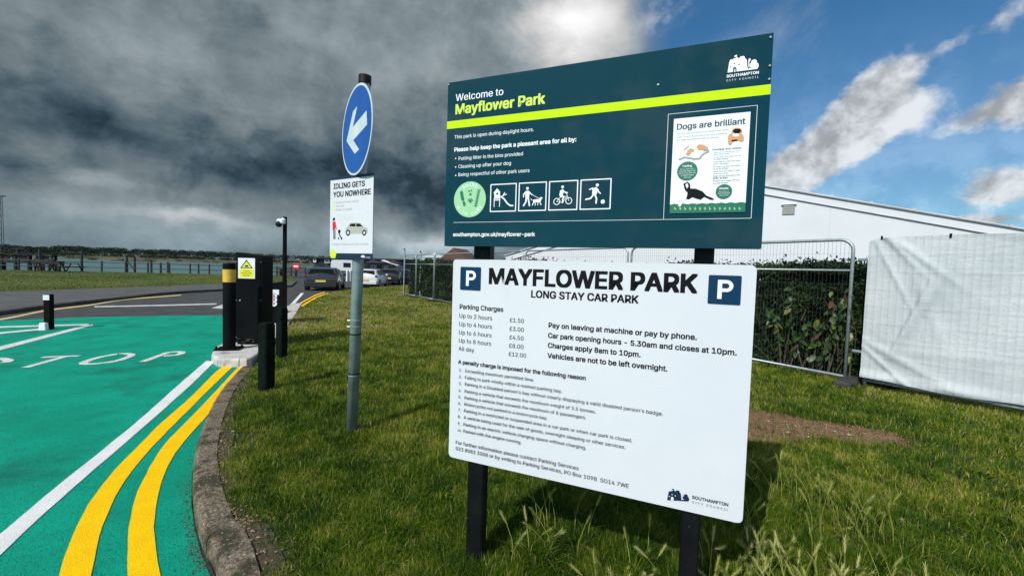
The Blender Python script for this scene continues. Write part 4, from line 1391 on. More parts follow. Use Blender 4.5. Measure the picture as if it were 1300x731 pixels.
pr = Print(ib); pr.ppoly([(64, 668), (76, 634), (90, 668)], cI); pr.build('notice_logo', warn_yel, ibd)
pr = Print(ib); pr.ppoly([(282, 682), (284, 674), (292, 666), (306, 668), (314, 684)], cI); pr.text('COUNCIL', (318, 686), (352, 687), .01, cI); pr.build('notice_logo', sign_white, ibd)
pr = Print(ib)
for c_, r_ in (((122, 392), 22), ((150, 385), 20), ((178, 398), 18), ((205, 382), 20), ((218, 392), 14), ((148, 434), 17)): pr.pcirc(c_, r_, cI)
pr.build('smoke_drawing', ink_lgrey, ibd)
pr = Print(ib)
pr.ppoly([(166, 500), (170, 470), (186, 452), (200, 428), (240, 424), (280, 428), (306, 456), (332, 468), (336, 496), (322, 506), (180, 510)], cI)
pr.build('car_drawing', mat('warm_grey_print', (0.42, 0.42, 0.39), .5), ibd)
pr = Print(ib); pr.ppoly([(196, 452), (206, 434), (242, 432), (242, 454)], cI); pr.ppoly([(248, 454), (248, 432), (276, 434), (294, 454)], cI)
pr.pcirc((187, 500), 23, cI); pr.pcirc((307, 500), 22, cI)
pr.pline([(80, 402), (84, 398)], 22, cI); pr.pline([(80, 478), (82, 545)], 9, cI); pr.pline([(90, 478), (90, 545)], 9, cI)
pr.pcirc((122, 490), 14, cI); pr.pline([(118, 500), (130, 530), (140, 540)], 10, cI); pr.pcirc((116, 542), 7, cI); pr.pcirc((138, 546), 7, cI)
pr.build('car_drawing', ink_black, ibd)
pr = Print(ib); pr.pcirc((187, 500), 12, cI); pr.pcirc((307, 500), 11, cI); pr.build('car_drawing', ink_lgrey, ibd)
pr = Print(ib); pr.ppoly([(72, 418), (94, 416), (97, 450), (92, 478), (72, 478)], cI); pr.pline([(94, 440), (104, 474)], 6, cI); pr.build('person_drawing', ink_red, ibd)
# arrow disc
tD = math.radians(50.5)
p_ = pb + ax * ((551 - 166) / (551 - 97))
db = Board(p_ + Vector((-math.sin(tD), -math.cos(tD), 0)) * (pr_ + .03), tD)
dc = db.loc(452, 165.5)
dr = abs(db.loc(452, 108.5)[1] - db.loc(452, 221.5)[1]) / 2
circ = lambda rr, n=56: [(dc[0] + rr * math.cos(2 * math.pi * i / n), dc[1] + rr * math.sin(2 * math.pi * i / n)) for i in range(n)]
disc = db.panel('arrow_disc', arrow_white, pole_t, circ(dr), .004, 0)
Print(db).poly(circ(dr * .95)).build('disc_face', ink_blue, disc)
cD = cpx(400, 80, 2.81)
# arrow pointing left and a little down, as the disc is mounted
an = [(-.62, -.10), (-.10, .42), (-.10 + .22, .42), (-.22, .09), (.66, .09), (.66, -.21), (-.22, -.21), (.12, -.60), (-.10, -.60)]
an = [(-0.66, 0.0), (-0.14, 0.50), (0.14, 0.50), (-0.20, 0.155), (0.68, 0.155), (0.68, -0.155), (-0.20, -0.155), (0.14, -0.50), (-0.14, -0.50)]
rt = math.radians(9)
Print(db).poly([(dc[0] + dr * (x_ * math.cos(rt) - y_ * math.sin(rt)), dc[1] + dr * (x_ * math.sin(rt) + y_ * math.cos(rt))) for x_, y_ in an]).build('arrow', arrow_white, disc)
for dz in (-.12, .14):
    c_ = db.w(dc[0], dc[1] + dz, -.004)
    MB().box(c_ - db.n * .012, (dr * 1.2, .02, .03), -tD).build('mounting_rail', galv, pole_t)


# ------------------------------------------------------------------ bollards, cabinets, camera post
def round_bollard(px_, yb, yt, wpx):
    b0 = G(px_, yb, IZ)
    z1 = AtY(px_, yt, b0.y).z
    r_ = wpx / 2 / F * b0.y * .97
    t = thing('barrier_bollard', b0, 'tall round black bollard with a yellow reflective band on the concrete island', 'bollard')
    H_ = z1 - IZ
    MB().tube([(b0.x, b0.y, IZ), (b0.x, b0.y, IZ + H_ * .985), (b0.x, b0.y, IZ + H_)], [r_, r_, r_ * .93], 24).build('bollard_body', cab_m, t, smooth=False)
    y1, y2 = AtY(px_, 342, b0.y).z, AtY(px_, 358, b0.y).z
    MB().tube([(b0.x, b0.y, y2), (b0.x, b0.y, y1)], r_ * 1.02, 24, cap=False).build('reflective_band', yel_refl, t, smooth=True)
    MB().box((b0.x, b0.y, IZ + .012), (r_ * 3.9, r_ * 3.2, .022), .3, .003).build('base_plate', cab_m, t)
    for sx in (-1, 1):
        for sy in (-1, 1):
            MB().tube([(b0.x + sx * r_ * 1.5, b0.y + sy * r_ * 1.2, IZ + .02), (b0.x + sx * r_ * 1.5, b0.y + sy * r_ * 1.2, IZ + .055)], .014, 6).build('anchor_bolt', cab_m, t)
    return t


round_bollard(291, 443, 334, 14.5)


def timber_bollard(px_, yb, yt, wpx, label):
    b0 = G(px_, yb, LZ)
    z1 = AtY(px_, yt, b0.y).z
    t = thing('timber_bollard', b0, label, 'bollard', 'square dark bollards on the lawn')
    s_ = wpx / F * b0.y * .86
    MB().box((b0.x, b0.y, (z1 + LZ - .05) / 2), (s_, s_, z1 - LZ + .05), -.35, .012).build('post', wood_black, t)
    MB().box((b0.x, b0.y, z1 + .004), (s_ * .86, s_ * .86, .016), -.35, .006).build('chamfered_top', wood_black, t)
    return t


timber_bollard(338.2, 495, 411, 17, 'square dark bollard nearest the camera on the lawn edge')
timber_bollard(357.5, 452, 391, 12, 'square dark bollard farther back, in front of the camera post')

# short bollard in the painted island on the left
b0 = G(62.5, 418, 0)
t = thing('short_bollard', b0, 'short square black bollard with white top and foot in the painted hatching', 'bollard')
z1 = AtY(62.5, 373.5, b0.y).z
s_ = 10.5 / F * b0.y * .66
MB().box((b0.x, b0.y, z1 / 2), (s_, s_, z1), .25, .008).build('post', mat('brown_black_post', (0.004, 0.0025, 0.0025), .7, spec=.1), t)
_f = Vector((math.sin(.25), -math.cos(.25), 0)); _c = b0 + _f * (s_ / 2 + .004)
MB().box((_c.x, _c.y, z1 - .06), (s_ * .9, .01, .10), .25).build('reflector', sign_white, t)
MB().box((b0.x + _f.x * (s_ / 2 + .05) - .02, b0.y + _f.y * (s_ / 2 + .05), .065), (s_ * 1.1, .09, .16), .25, .01, .85).build('foot', sign_white, t)

# barrier cabinet
ca = G(299, 437, IZ); cbp = G(332, 437.5, IZ)
t = thing('barrier_cabinet', ca, 'tall black barrier cabinet with sloping top and yellow warning sign on the island', 'cabinet')
t_cab = t
u_ = Vector((cbp.x - ca.x, cbp.y - ca.y, 0)).normalized(); back = Vector((-u_.y, u_.x, 0))
z_l = AtY(298.5, 320, ca.y).z
Wc = (cbp - ca).length * 1.02
R1_ = ca + u_ * Wc
z_r = AtY(332, 325, R1_.y).z
dep = back * .34
prof = [(ca, IZ + .03), (R1_, IZ + .03), (R1_, z_r), (ca, z_l)]
V = [Vector((p.x, p.y, z_)) for p, z_ in prof] + [Vector((p.x + dep.x, p.y + dep.y, z_)) for p, z_ in prof]
MB().add(V, [(0, 1, 2, 3), (7, 6, 5, 4), (0, 4, 5, 1), (1, 5, 6, 2), (2, 6, 7, 3), (3, 7, 4, 0)]).build('cabinet_body', cab_m, t)
MB().box((ca + u_ * Wc / 2 + dep / 2 + Vector((0, 0, -IZ + IZ + .015))), (Wc * .92, .30, .03), math.atan2(u_.y, u_.x)).build('plinth', cab_m, t)
tc = math.atan2(-u_.y, u_.x)
cbB = Board(ca - Vector((0, 0, IZ)), tc); cbB.P0 = Vector((ca.x, ca.y, 0)); cbB.P0 = cbB.P0 + cbB.n * .003
lp = [cbB.loc(*p) for p in ((301, 436), (330, 436), (330, 330), (301, 326))]
cbB.panel('door', cab_m, t, [(.03, IZ + .08), (Wc - .03, IZ + .08), (Wc - .03, z_r - .06), (.03, z_r - .06)], .006, -.006)
c_ = cbB.w(.08, 1.0 * (IZ + z_r) / 2, .006); MB().tube([c_, c_ + cbB.n * .02], .014, 8).build('lock', galv, t)
cW = cpx(290, 310, 6.644)
wq = [cbB.loc(*cW(*p)) for p in ((87, 115), (229, 119), (227, 291), (86, 286))]
a0, a1, h1, h0 = (wq[0][0] + wq[3][0]) / 2, (wq[1][0] + wq[2][0]) / 2, (wq[0][1] + wq[1][1]) / 2, (wq[2][1] + wq[3][1]) / 2
sgn = cbB.panel('warning_sign', sign_white, t, [(a0, h0), (a1, h0), (a1, h1), (a0, h1)], .004, -.016)
cbB.k = 0
cbB.P0 = cbB.P0 + cbB.n * .016
Ws, Hs = a1 - a0, h1 - h0
pr = Print(cbB); pr.poly([(a0 + Ws * .07, h0 + Hs * .05), (a1 - Ws * .07, h0 + Hs * .05), (a1 - Ws * .07, h0 + Hs * .46), (a0 + Ws * .07, h0 + Hs * .46)]); pr.build('warning_panel', warn_yel, sgn)
Print(cbB).poly([(a0 + Ws * .12, h0 + Hs * .50), (a1 - Ws * .12, h0 + Hs * .50), ((a0 + a1) / 2, h0 + Hs * .93)]).build('warning_triangle', ink_black, sgn)
Print(cbB).poly([(a0 + Ws * .22, h0 + Hs * .54), (a1 - Ws * .22, h0 + Hs * .54), ((a0 + a1) / 2, h0 + Hs * .85)]).build('warning_triangle', warn_yel, sgn)
pr = Print(cbB)
pr.poly([(a0 + Ws * .38, h0 + Hs * .57), (a0 + Ws * .62, h0 + Hs * .57), (a0 + Ws * .60, h0 + Hs * .64), (a0 + Ws * .44, h0 + Hs * .66)])
mx_ = (a0 + a1) / 2
for i, t_ in enumerate(('Caution', 'automatic', 'barrier')):
    hw = Ws * (.2, .32, .22)[i]
    pr.text_at(t_, (mx_ - hw, h0 + Hs * (.345 - i * .115)), (mx_ + hw, h0 + Hs * (.345 - i * .115)), .01)
pr.build('warning_text', ink_black, sgn)
# second, lower unit behind it: the pay machine
ma = G(331, 410, IZ); mbp = G(356.5, 410, IZ)
t = thing('pay_machine', ma, 'lower black payment unit with small white stickers behind the barrier cabinet', 'machine')
u2 = Vector((mbp.x - ma.x, mbp.y - ma.y, 0)).normalized(); bk = Vector((-u2.y, u2.x, 0)) * .45
z_a = AtY(331, 361, ma.y).z; z_b = AtY(355.5, 357.5, mbp.y).z
V = [Vector((p.x, p.y, z_)) for p, z_ in ((ma, IZ), (mbp, IZ), (mbp, z_b), (ma, z_a))]
V += [v + bk for v in V]
MB().add(V, [(0, 1, 2, 3), (7, 6, 5, 4), (0, 4, 5, 1), (1, 5, 6, 2), (2, 6, 7, 3), (3, 7, 4, 0)]).build('machine_body', cab_m, t)
mB = Board(Vector((ma.x, ma.y, 0)), math.atan2(-u2.y, u2.x)); mB.P0 = mB.P0 + mB.n * .002
q = mB.loc(*cW(384, 404)); MB()
mB.panel('sticker', sign_white, t, [(q[0] - .10, q[1] - .055), (q[0] + .10, q[1] - .055), (q[0] + .10, q[1] + .055), (q[0] - .10, q[1] + .055)], .002)
for yy in (436, 467, 501):
    q = mB.loc(*cW(384, yy))
    mB.panel('sticker', sign_white, t, [(q[0] + .062 * math.cos(k_ * .5236), q[1] + .062 * math.sin(k_ * .5236)) for k_ in range(12)], .002)
    Print(mB).poly([(q[0] + .022 * math.cos(k_ * .785), q[1] + .022 * math.sin(k_ * .785)) for k_ in range(8)]).build('sticker_symbol', ink_red, t)
mud = mat('dried_mud', (.045, .040, .032), .95, (.085, .075, .06), 30, .7)
for k_ in range(7):
    q = cbB.w(.03 + rnd.random() * (Wc - .06), IZ + .035 + rnd.random() * .09, .0015)
    hw, hh_ = rnd.uniform(.01, .035), rnd.uniform(.004, .014)
    MB().add([q + cbB.d * (hw * math.cos(a_)) + cbB.up * (hh_ * math.sin(a_) * rnd.uniform(.6, 1.3)) for a_ in [i_ * .785 for i_ in range(8)]], [tuple(range(8))]).build('mud_splash', mud, t_cab)
for sx in (.018, Wc - .018):
    for z_ in (IZ + .12, (IZ + z_r) / 2, z_r - .10):
        q = cbB.w(sx, z_, -.012)
        MB().tube([q, q + cbB.n * .008], .007, 6).build('door_screw', galv, t_cab)
# camera post
b0 = G(361, 396, IZ)
z1 = AtY(365, 275.5, b0.y).z
t = thing('camera_post', b0, 'slim black post carrying a white security camera beside the barrier cabinet', 'camera post')
MB().tube([(b0.x, b0.y, IZ), (b0.x, b0.y, z1)], [.055, .05], 12).build('post', cab_m, t, smooth=False)
MB().box((b0.x, b0.y, IZ + .01), (.24, .24, .02)).build('base_plate', cab_m, t)
cm = Vector((b0.x - .03, b0.y - .06, AtY(364, 283, b0.y).z))
MB().tube([cm + Vector((.02, .06, .07)), cm + Vector((.02, -.03, .07))], .05, 10).build('camera_bracket', sign_white, t)
MB().box(cm + Vector((-.02, -.04, .02)), (.20, .14, .14), 0, .03).build('camera_housing', mat('camera_white', (.7, .72, .74), .4), t)
MB().ball(cm + Vector((-.06, -.07, -.05)), .085, 14, 8).build('camera_dome', glass_m, t, smooth=True)

# ------------------------------------------------------------------ temporary mesh fence
fA, fB, fC = G(1086, 490, LZ), G(513, 375.3, LZ), G(1300, 531, LZ)
fd = (fB - fA).normalized()
pxs_ = [1086, 798, 665, 551, 528, 513]


def on_line(px_, A, d):
    r_ = ray(px_, 360); k_ = r_.x / r_.y
    s_ = (k_ * A.y - A.x) / (d.x - k_ * d.y)
    return A + d * s_


JP = [on_line(p, fA, fd) for p in pxs_]
HF = 1.88


wire_m = mat('fence_wire', (.045, .055, .06), .5, (.075, .085, .09), 20, .7, metal=.3)


def mesh_panel(A, Bq, label, h=HF, wires=True, wirestep=.045, group='temporary mesh fence panels'):
    d = (Bq - A); L = d.length; d.normalize()
    t = thing('mesh_fence', A, label, 'fence', group)
    g = .045
    a, b_ = A + d * g, Bq - d * g
    r_ = .14
    z0, z1 = LZ + .10, LZ + h
    pts = [Vector((a.x, a.y, LZ + .02)), Vector((a.x, a.y, z1 - r_))]
    for k_ in range(1, 6):
        th = k_ * math.pi / 10
        pts.append(Vector((a.x, a.y, z1 - r_)) + d * (r_ * (1 - math.cos(th))) + Vector((0, 0, r_ * math.sin(th))))
    b2 = Vector((b_.x, b_.y, z1 - r_))
    for k_ in range(5, 0, -1):
        th = k_ * math.pi / 10
        pts.append(b2 - d * (r_ * (1 - math.cos(th))) + Vector((0, 0, r_ * math.sin(th))))
    pts += [b2, Vector((b_.x, b_.y, LZ + .02))]
    MB().tube(pts, .021, 8).build('frame_tube', galv_tube, t, smooth=True)
    MB().tube([Vector((a.x, a.y, z0)), Vector((b_.x, b_.y, z0))], .018, 8).build('bottom_rail', galv_tube, t, smooth=True)
    MB().tube([Vector((a.x, a.y, z1 - .40)), Vector((b_.x, b_.y, z1 - .40))], .014, 8).build('middle_rail', galv_tube, t, smooth=True)
    if wires:
        mb = MB()
        s_ = wirestep
        while s_ < L - .1 - wirestep * .5:
            p = a + d * s_
            e_ = min(s_, L - 2 * g - s_)
            zt_ = z1 - (r_ - math.sqrt(max(0, r_ * r_ - (r_ - e_) ** 2)) if e_ < r_ else 0)
            mb.tube([(p.x, p.y, z0), (p.x, p.y, zt_)], .0016, 3, False)
            s_ += wirestep
        for z_ in np.arange(z0 + .2, z1 - .08, .2):
            mb.tube([(a.x, a.y, z_), (b_.x, b_.y, z_)], .0011, 3, False)
        mb.build('wire_mesh', wire_m, t)
    return t


names = ['nearest bare mesh fence panel, in front of the leafy shrub', 'mesh fence panel behind the sign boards, in front of the hedge middle',
         'mesh fence panel seen just left of the white board edge', 'mesh fence panel second from the far corner, before the hedge', 'last mesh fence panel before the far tall corner post']
for i in range(5):
    mesh_panel(JP[i], JP[i + 1], names[i], wirestep=(.045, .06, .09, .12, .15)[i])
for j, i in enumerate((0, 1, 2, 3, 4)):
    p = JP[i]
    t = MB().box((p.x, p.y, LZ + .03), (.58, .20, .10), math.atan2(fd.y, fd.x) + 1.57, .03).build('rubber_block', mat('foot_block', (.020, .021, .020), .9, (.05, .05, .046), 10, .7, .5, 60))
    tag(t, ('dark rubber foot block at the joint by the white sheeting', 'fence foot block hidden low behind the white parking board', 'fence foot block behind the left edge of the white board', 'fence foot block near the far end of the hedge', 'farthest fence foot block by the tall corner posts')[j], 'fence foot', 'fence foot blocks')
for p, y_t, lb in ((JP[5], 317, 'tall corner post at the far end of the mesh fence'), (JP[4] + Vector((0.1, .4, 0)), 319.5, 'tall thin post second from the far fence corner')):
    zt_ = AtY(514, y_t, p.y).z
    o = MB().tube([(p.x, p.y, LZ), (p.x, p.y, zt_), (p.x - .03, p.y - .1, zt_ + .08)], .035, 8).build('fence_post', galv_tube)
    tag(o, lb, 'post', 'tall fence corner posts')
# right hand panels carrying the white sheeting
sd = (fC - fA).normalized()
sA, sB = fA + sd * .04 + Vector((0, 0, 0)), fA + sd * 3.5
sC = sB + sd * 3.4
p1 = mesh_panel(sA, sB, 'mesh fence panel wrapped in white sheeting on the right', h=1.86, wirestep=.07, group='sheeted fence panels')
p2 = mesh_panel(sB, sC, 'sheeted fence panel running out of the picture past the first', h=1.86, wirestep=.12, group='sheeted fence panels')
for z_ in (LZ + .45, LZ + 1.62):
    p_ = fA + fd * .0
    MB().box((fA.x + sd.x * .04, fA.y + sd.y * .04, z_), (.20, .035, .035), math.atan2(sd.y, sd.x), .008).build('clamp', galv, p1)
# the sheet
sn = Vector((sd.y, -sd.x, 0));
if sn.dot(Vector((0, -1, 0))) < 0: sn = -sn
sheet_m = bpy.data.materials.new('white_mesh_sheeting'); sheet_m.use_nodes = True
t_ = NT(sheet_m.node_tree); bs = sheet_m.node_tree.nodes['Principled BSDF']
g_ = t_.n('ShaderNodeNewGeometry')
c_ = t_.mix(t_.ss(t_.noise(g_.outputs['Position'], 1.6, 5, .6), .3, .7), (.60, .66, .68, 1), (.74, .79, .81, 1))
c_ = t_.mix(t_.ss(t_.noise(g_.outputs['Position'], 60, 2, .6), .55, .7), c_, (.56, .61, .63, 1))
t_.put(bs.inputs['Base Color'], c_); bs.inputs['Roughness'].default_value = .55; bs.inputs['Specular IOR Level'].default_value = .2
bm_ = t_.n('ShaderNodeBump'); bm_.inputs['Strength'].default_value = .5; bm_.inputs['Distance'].default_value = .015
mp = t_.n('ShaderNodeMapping'); mp.inputs['Scale'].default_value = (1, 1, 4.0); mp.inputs['Rotation'].default_value = (0, .25, 0)
t_.l(g_.outputs['Position'], mp.inputs[0]); t_.l(t_.noise(mp.outputs[0], 5, 5, .6, .6), bm_.inputs['Height']); t_.l(bm_.outputs[0], bs.inputs['Normal'])
tr_ = t_.n('ShaderNodeBsdfTranslucent'); t_.put(tr_.inputs[0], c_)
mx_ = t_.n('ShaderNodeMixShader'); mx_.inputs[0].default_value = .30
t_.l(bs.outputs[0], mx_.inputs[1]); t_.l(tr_.outputs[0], mx_.inputs[2]); t_.l(mx_.outputs[0], sheet_m.node_tree.nodes['Material Output'].inputs['Surface'])


def sheet(A, L, label, seed):
    NU, NV = 460, 130
    s_, z_ = np.meshgrid(np.linspace(0, L, NU), np.linspace(0, 1, NV))
    zt_ = LZ + 1.905 + .02 * np.sin(s_ * 2.2) - .03 * (1 - np.exp(-s_ * 9)) + .0 - .07 * np.exp(-s_ * 14)
    zb_ = LZ + .13 + .015 * np.sin(s_ * 5 + 1)
    zz = zb_ + (zt_ - zb_) * z_
    off = .030 + .012 * vnoise(s_.ravel(), zz.ravel() * 1.4, 3.2, seed).reshape(s_.shape)
    # folds pulling up to the tied corner and a slack bottom hem
    for (sx, zx, ang, wd_, am) in ((.15, 1.9, -.9, .035, .022), (.35, 1.75, -.75, .04, .020), (.22, 1.5, -1.15, .03, .014), (.55, 1.1, -1.25, .06, .016), (1.1, 1.9, -.25, .05, .010), (1.6, 1.2, .12, .05, .008), (.9, .55, .05, .05, .008),
                                   (2.3, .8, -.1, .06, .009), (.42, .9, 1.25, .03, .030), (.50, 1.0, 1.22, .05, .034), (.30, .45, -.5, .05, .02), (.25, .3, -.75, .03, .02)):
        dx_, dz_ = s_ - sx, zz - LZ - zx
        tt = dx_ * math.cos(ang) + dz_ * math.sin(ang); nn2 = -dx_ * math.sin(ang) + dz_ * math.cos(ang)
        off += am * np.exp(-(nn2 / wd_) ** 2 - (tt / .55) ** 2)
    off += .0045 * np.exp(-((s_ % .0663 - .033) / .010) ** 2) + .0022 * np.exp(-((zz % .21 - .1) / .012) ** 2)
    off += .03 * np.exp(-((zz - LZ - .16) / .06) ** 2) * (1 + .6 * np.sin(s_ * 9))
    V = np.stack([A.x + sd.x * s_ + sn.x * off, A.y + sd.y * s_ + sn.y * off, zz], -1).reshape(-1, 3)
    Fc = [(j * NU + i, j * NU + i + 1, (j + 1) * NU + i + 1, (j + 1) * NU + i) for j in range(NV - 1) for i in range(NU - 1)]
    mb = MB(); mb.v = V.tolist(); mb.f = Fc
    o = mb.build('fence_sheeting', sheet_m, smooth=True)
    tag(o, label, 'sheeting')
    for q in np.arange(.12, L, .58):
        p = A + sd * q + sn * .045
        MB().box((p.x, p.y, LZ + 1.885), (.008, .02, .045), 0.2).build('cable_tie', black_paint, o)
    return o


sheet(sA + sd * .005, 3.38, 'translucent white sheeting with creases tied over the right-hand fence panel', 21)
sheet(sB + sd * .05, 3.3, 'white sheeting at the right picture edge, past the first sheeted panel', 22)

# ------------------------------------------------------------------ hedge
fn_ = Vector((fd.y, -fd.x, 0))
if fn_.dot(Vector((1, 1, 0))) < 0: fn_ = -fn_          # away from the camera
HL = (JP[5] - JP[0]).length


def leaf_cloud(n, fpos, size, name, m, parent, label_t=(0, .9), seed=3):
    g = np.random.default_rng(seed)
    C_, sz, ti = fpos(n, g)
    n = len(C_)
    a = g.normal(size=(n, 3)); a /= np.linalg.norm(a, axis=1)[:, None]
    b = g.normal(size=(n, 3)); b -= (b * a).sum(1)[:, None] * a; b /= np.linalg.norm(b, axis=1)[:, None]
    c = np.cross(a, b)
    V = np.empty((n, 4, 3))
    V[:, 0] = C_ - a * sz[:, None]
    V[:, 1] = C_ + b * sz[:, None] * .45 + c * sz[:, None] * .15
    V[:, 2] = C_ + a * sz[:, None]
    V[:, 3] = C_ - b * sz[:, None] * .45 + c * sz[:, None] * .15
    V = V.reshape(-1, 3)
    base_ = (np.arange(n) * 4)[:, None]
    T = np.concatenate([base_ + np.array([[0, 1, 2]]), base_ + np.array([[0, 2, 3]])], 1).reshape(-1)
    off = V.mean(0)
    me = bpy.data.meshes.new(name)
    me.vertices.add(len(V)); me.vertices.foreach_set('co', (V - off).ravel())
    me.loops.add(len(T)); me.loops.foreach_set('vertex_index', T.astype(np.int32))
    nt = len(T) // 3
    me.polygons.add(nt)
    me.polygons.foreach_set('loop_start', np.arange(0, nt * 3, 3, dtype=np.int32)); me.polygons.foreach_set('loop_total', np.full(nt, 3, dtype=np.int32))
    me.update(calc_edges=True)
    at = me.attributes.new('tint', 'FLOAT', 'POINT'); at.data.foreach_set('value', np.repeat(ti, 4).astype(np.float32))
    me.materials.append(m)
    return link(name, me, Vector(off), parent)


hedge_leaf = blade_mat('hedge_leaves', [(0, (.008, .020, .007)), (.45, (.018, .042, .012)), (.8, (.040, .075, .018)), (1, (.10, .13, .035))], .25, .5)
hedge = thing('hedge', fA + fn_ * .8, 'dense dark green hedge behind the mesh fence', 'hedge')
htop = lambda s: 1.37 + .06 * np.sin(s * .9 + .4) + .04 * np.sin(s * 2.7) + .006 * s


def hpos(n, g):
    # more, smaller leaves near the camera end
    s = HL * 1.02 * g.random(n) ** 2.1 - .35
    side_ = g.random(n)
    top_ = htop(s)
    front = g.random(n) < .68
    bump_ = (vnoise(s, np.zeros(n) + 3, 2.1, 31) - .5) * .25
    z = np.where(front, LZ + g.random(n) ** .85 * top_, LZ + top_ + np.abs(g.normal(0, .075, n)) - .02)
    dpt = np.where(front, .28 + np.abs(g.normal(0, .10, n)) + bump_ * .5 + (vnoise(s, z, 3.5, 33) - .5) * .30, .25 + g.random(n) * 1.0)
    dpt = np.maximum(dpt, .06)
    C_ = np.stack([fA.x + fd.x * s + fn_.x * dpt, fA.y + fd.y * s + fn_.y * dpt, z], 1)
    dist = np.hypot(C_[:, 0], C_[:, 1])
    sz = .024 * (dist / 6) ** .8 * (0.7 + g.random(n) * .7)
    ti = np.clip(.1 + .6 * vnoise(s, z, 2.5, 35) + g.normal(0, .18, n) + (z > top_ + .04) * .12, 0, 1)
    return C_, sz, ti


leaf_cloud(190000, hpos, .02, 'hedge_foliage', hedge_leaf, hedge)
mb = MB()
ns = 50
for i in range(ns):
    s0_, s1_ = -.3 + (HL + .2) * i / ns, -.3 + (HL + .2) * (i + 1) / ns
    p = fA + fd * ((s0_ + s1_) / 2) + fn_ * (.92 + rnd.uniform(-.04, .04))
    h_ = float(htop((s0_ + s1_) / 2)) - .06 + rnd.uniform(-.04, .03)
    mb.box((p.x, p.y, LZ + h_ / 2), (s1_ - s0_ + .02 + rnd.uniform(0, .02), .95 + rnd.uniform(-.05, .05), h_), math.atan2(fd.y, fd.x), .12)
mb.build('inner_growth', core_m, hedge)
mb = MB()
for i in range(90):
    s_ = rnd.random() ** 1.3 * 7
    p = fA + fd * s_ + fn_ * rnd.uniform(.15, .4) + Vector((0, 0, rnd.uniform(-.1, .9)))
    q = p + Vector((rnd.uniform(-.35, .35), rnd.uniform(-.2, .2), rnd.uniform(.1, .7)))
    m_ = (p + q) / 2 + Vector((rnd.uniform(-.06, .06), rnd.uniform(-.06, .06), rnd.uniform(-.06, .06)))
    mb.tube([p, m_, q], [.009, .006, .003], 4, False)
mb.build('twigs', bark_m, hedge)
# broad-leaved shrub at the near end of the hedge
shrub = thing('broad_leaved_shrub', fA + fd * .5 + fn_ * .2, 'yellow-green broad-leaved shrub poking through the fence at the hedge end', 'shrub')
lf = []
for k_ in range(9):
    u2_ = k_ / 8; w_ = .5 * math.sin(math.pi * min(1, u2_ * 1.02)) ** .7 * (1 - u2_ * .25)
    lf.append((u2_, w_))
V, Fc = [], []
for i, (a, b_) in enumerate(lf):
    V += [(a, -b_ * .55, .08 * b_ + -.25 * a * a), (a, 0, -.25 * a * a), (a, b_ * .55, .08 * b_ - .25 * a * a)]
for i in range(8):
    for j in (0, 1): Fc.append((i * 3 + j, (i + 1) * 3 + j, (i + 1) * 3 + j + 1, i * 3 + j + 1))
leafmats = [mat('shrub_leaf_%s' % n_, c_, .45, c2_, 30, .6, trans=.3) for n_, c_, c2_ in (('green', (.035, .085, .014), (.06, .12, .02)), ('yellow', (.11, .15, .02), (.17, .20, .03)), ('dark', (.02, .06, .015), (.04, .08, .02)), ('brown', (.10, .06, .03), (.16, .10, .05)))]
lmesh = []
for m_ in leafmats:
    me = bpy.data.meshes.new('leaf'); me.from_pydata(V, [], Fc); me.materials.append(m_)
    me.polygons.foreach_set('use_smooth', [True] * len(me.polygons)); lmesh.append(me)
mbt = MB()
leafN = 0
for i in range(15):
    s_ = rnd.uniform(-.05, 1.05); p = fA + fd * s_ + fn_ * rnd.uniform(.12, .4)
    hh = rnd.uniform(.6, 1.38)
    q = p + fd * rnd.uniform(-.25, .25) - fn_ * rnd.uniform(0.05, .22) + Vector((0, 0, hh))
    m_ = (p + q) / 2 + Vector((rnd.uniform(-.08, .08), rnd.uniform(-.08, .08), .1))
    mbt.tube([p, m_, q], [.010, .007, .003], 5, False)
    for k_ in range(13):
        t2 = .25 + .75 * k_ / 12
        c_ = (p * (1 - t2) ** 2 + m_ * 2 * t2 * (1 - t2) + q * t2 * t2)
        me = lmesh[rnd.choices((0, 1, 2, 3), (5, 2.2, 6, .8))[0]]
        o = bpy.data.objects.new('leaf', me); COL.objects.link(o); o.parent = shrub
        o.location = c_ - WL[shrub.name]
        sc_ = rnd.uniform(.07, .15)
        o.scale = (sc_, sc_, sc_)
        o.rotation_euler = (rnd.uniform(-1.0, 1.0), rnd.uniform(.1, 1.2), math.atan2(-fn_.y, -fn_.x) + rnd.uniform(-1.5, 1.5))
mbt.build('stems', bark_m, shrub)

# ------------------------------------------------------------------ marquee
mR, mL = Vector((26.3, 15.2, 0)), Vector((-.6, 31.2, 0))
apex = (mR + mL) / 2
ez, rz_ = EYE + 1.05, AtY(938, 232.5, apex.y).z
mdir = (mR - mL).normalized(); mn = Vector((-mdir.y, mdir.x, 0))   # into the tent
if mn.y < 0: mn = -mn
marq = thing('marquee', (apex.x, apex.y, 0), 'large white marquee with a low gable behind the fence', 'marquee')
D_ = 22
W3 = lambda p, z_, dd_=0.0: Vector((p.x + mn.x * dd_, p.y + mn.y * dd_, z_))
npan = 8
cuts = [mL + (mR - mL) * (i / npan) for i in range(npan + 1)]
rzf = lambda i: ez + (rz_ - ez) * (1 - abs(i / npan - .5) * 2)
for i in range(npan):
    a, b_ = cuts[i] + mdir * .002, cuts[i + 1] - mdir * .002
    V = [W3(a, 0), W3(b_, 0), W3(b_, rzf(i + 1) - .12), W3(a, rzf(i) - .12)]
    V += [v + mn * .03 for v in V]
    MB().add(V, [(0, 1, 2, 3), (7, 6, 5, 4), (0, 4, 5, 1), (1, 5, 6, 2), (2, 6, 7, 3), (3, 7, 4, 0)]).build('gable_panel', tent_m, marq)
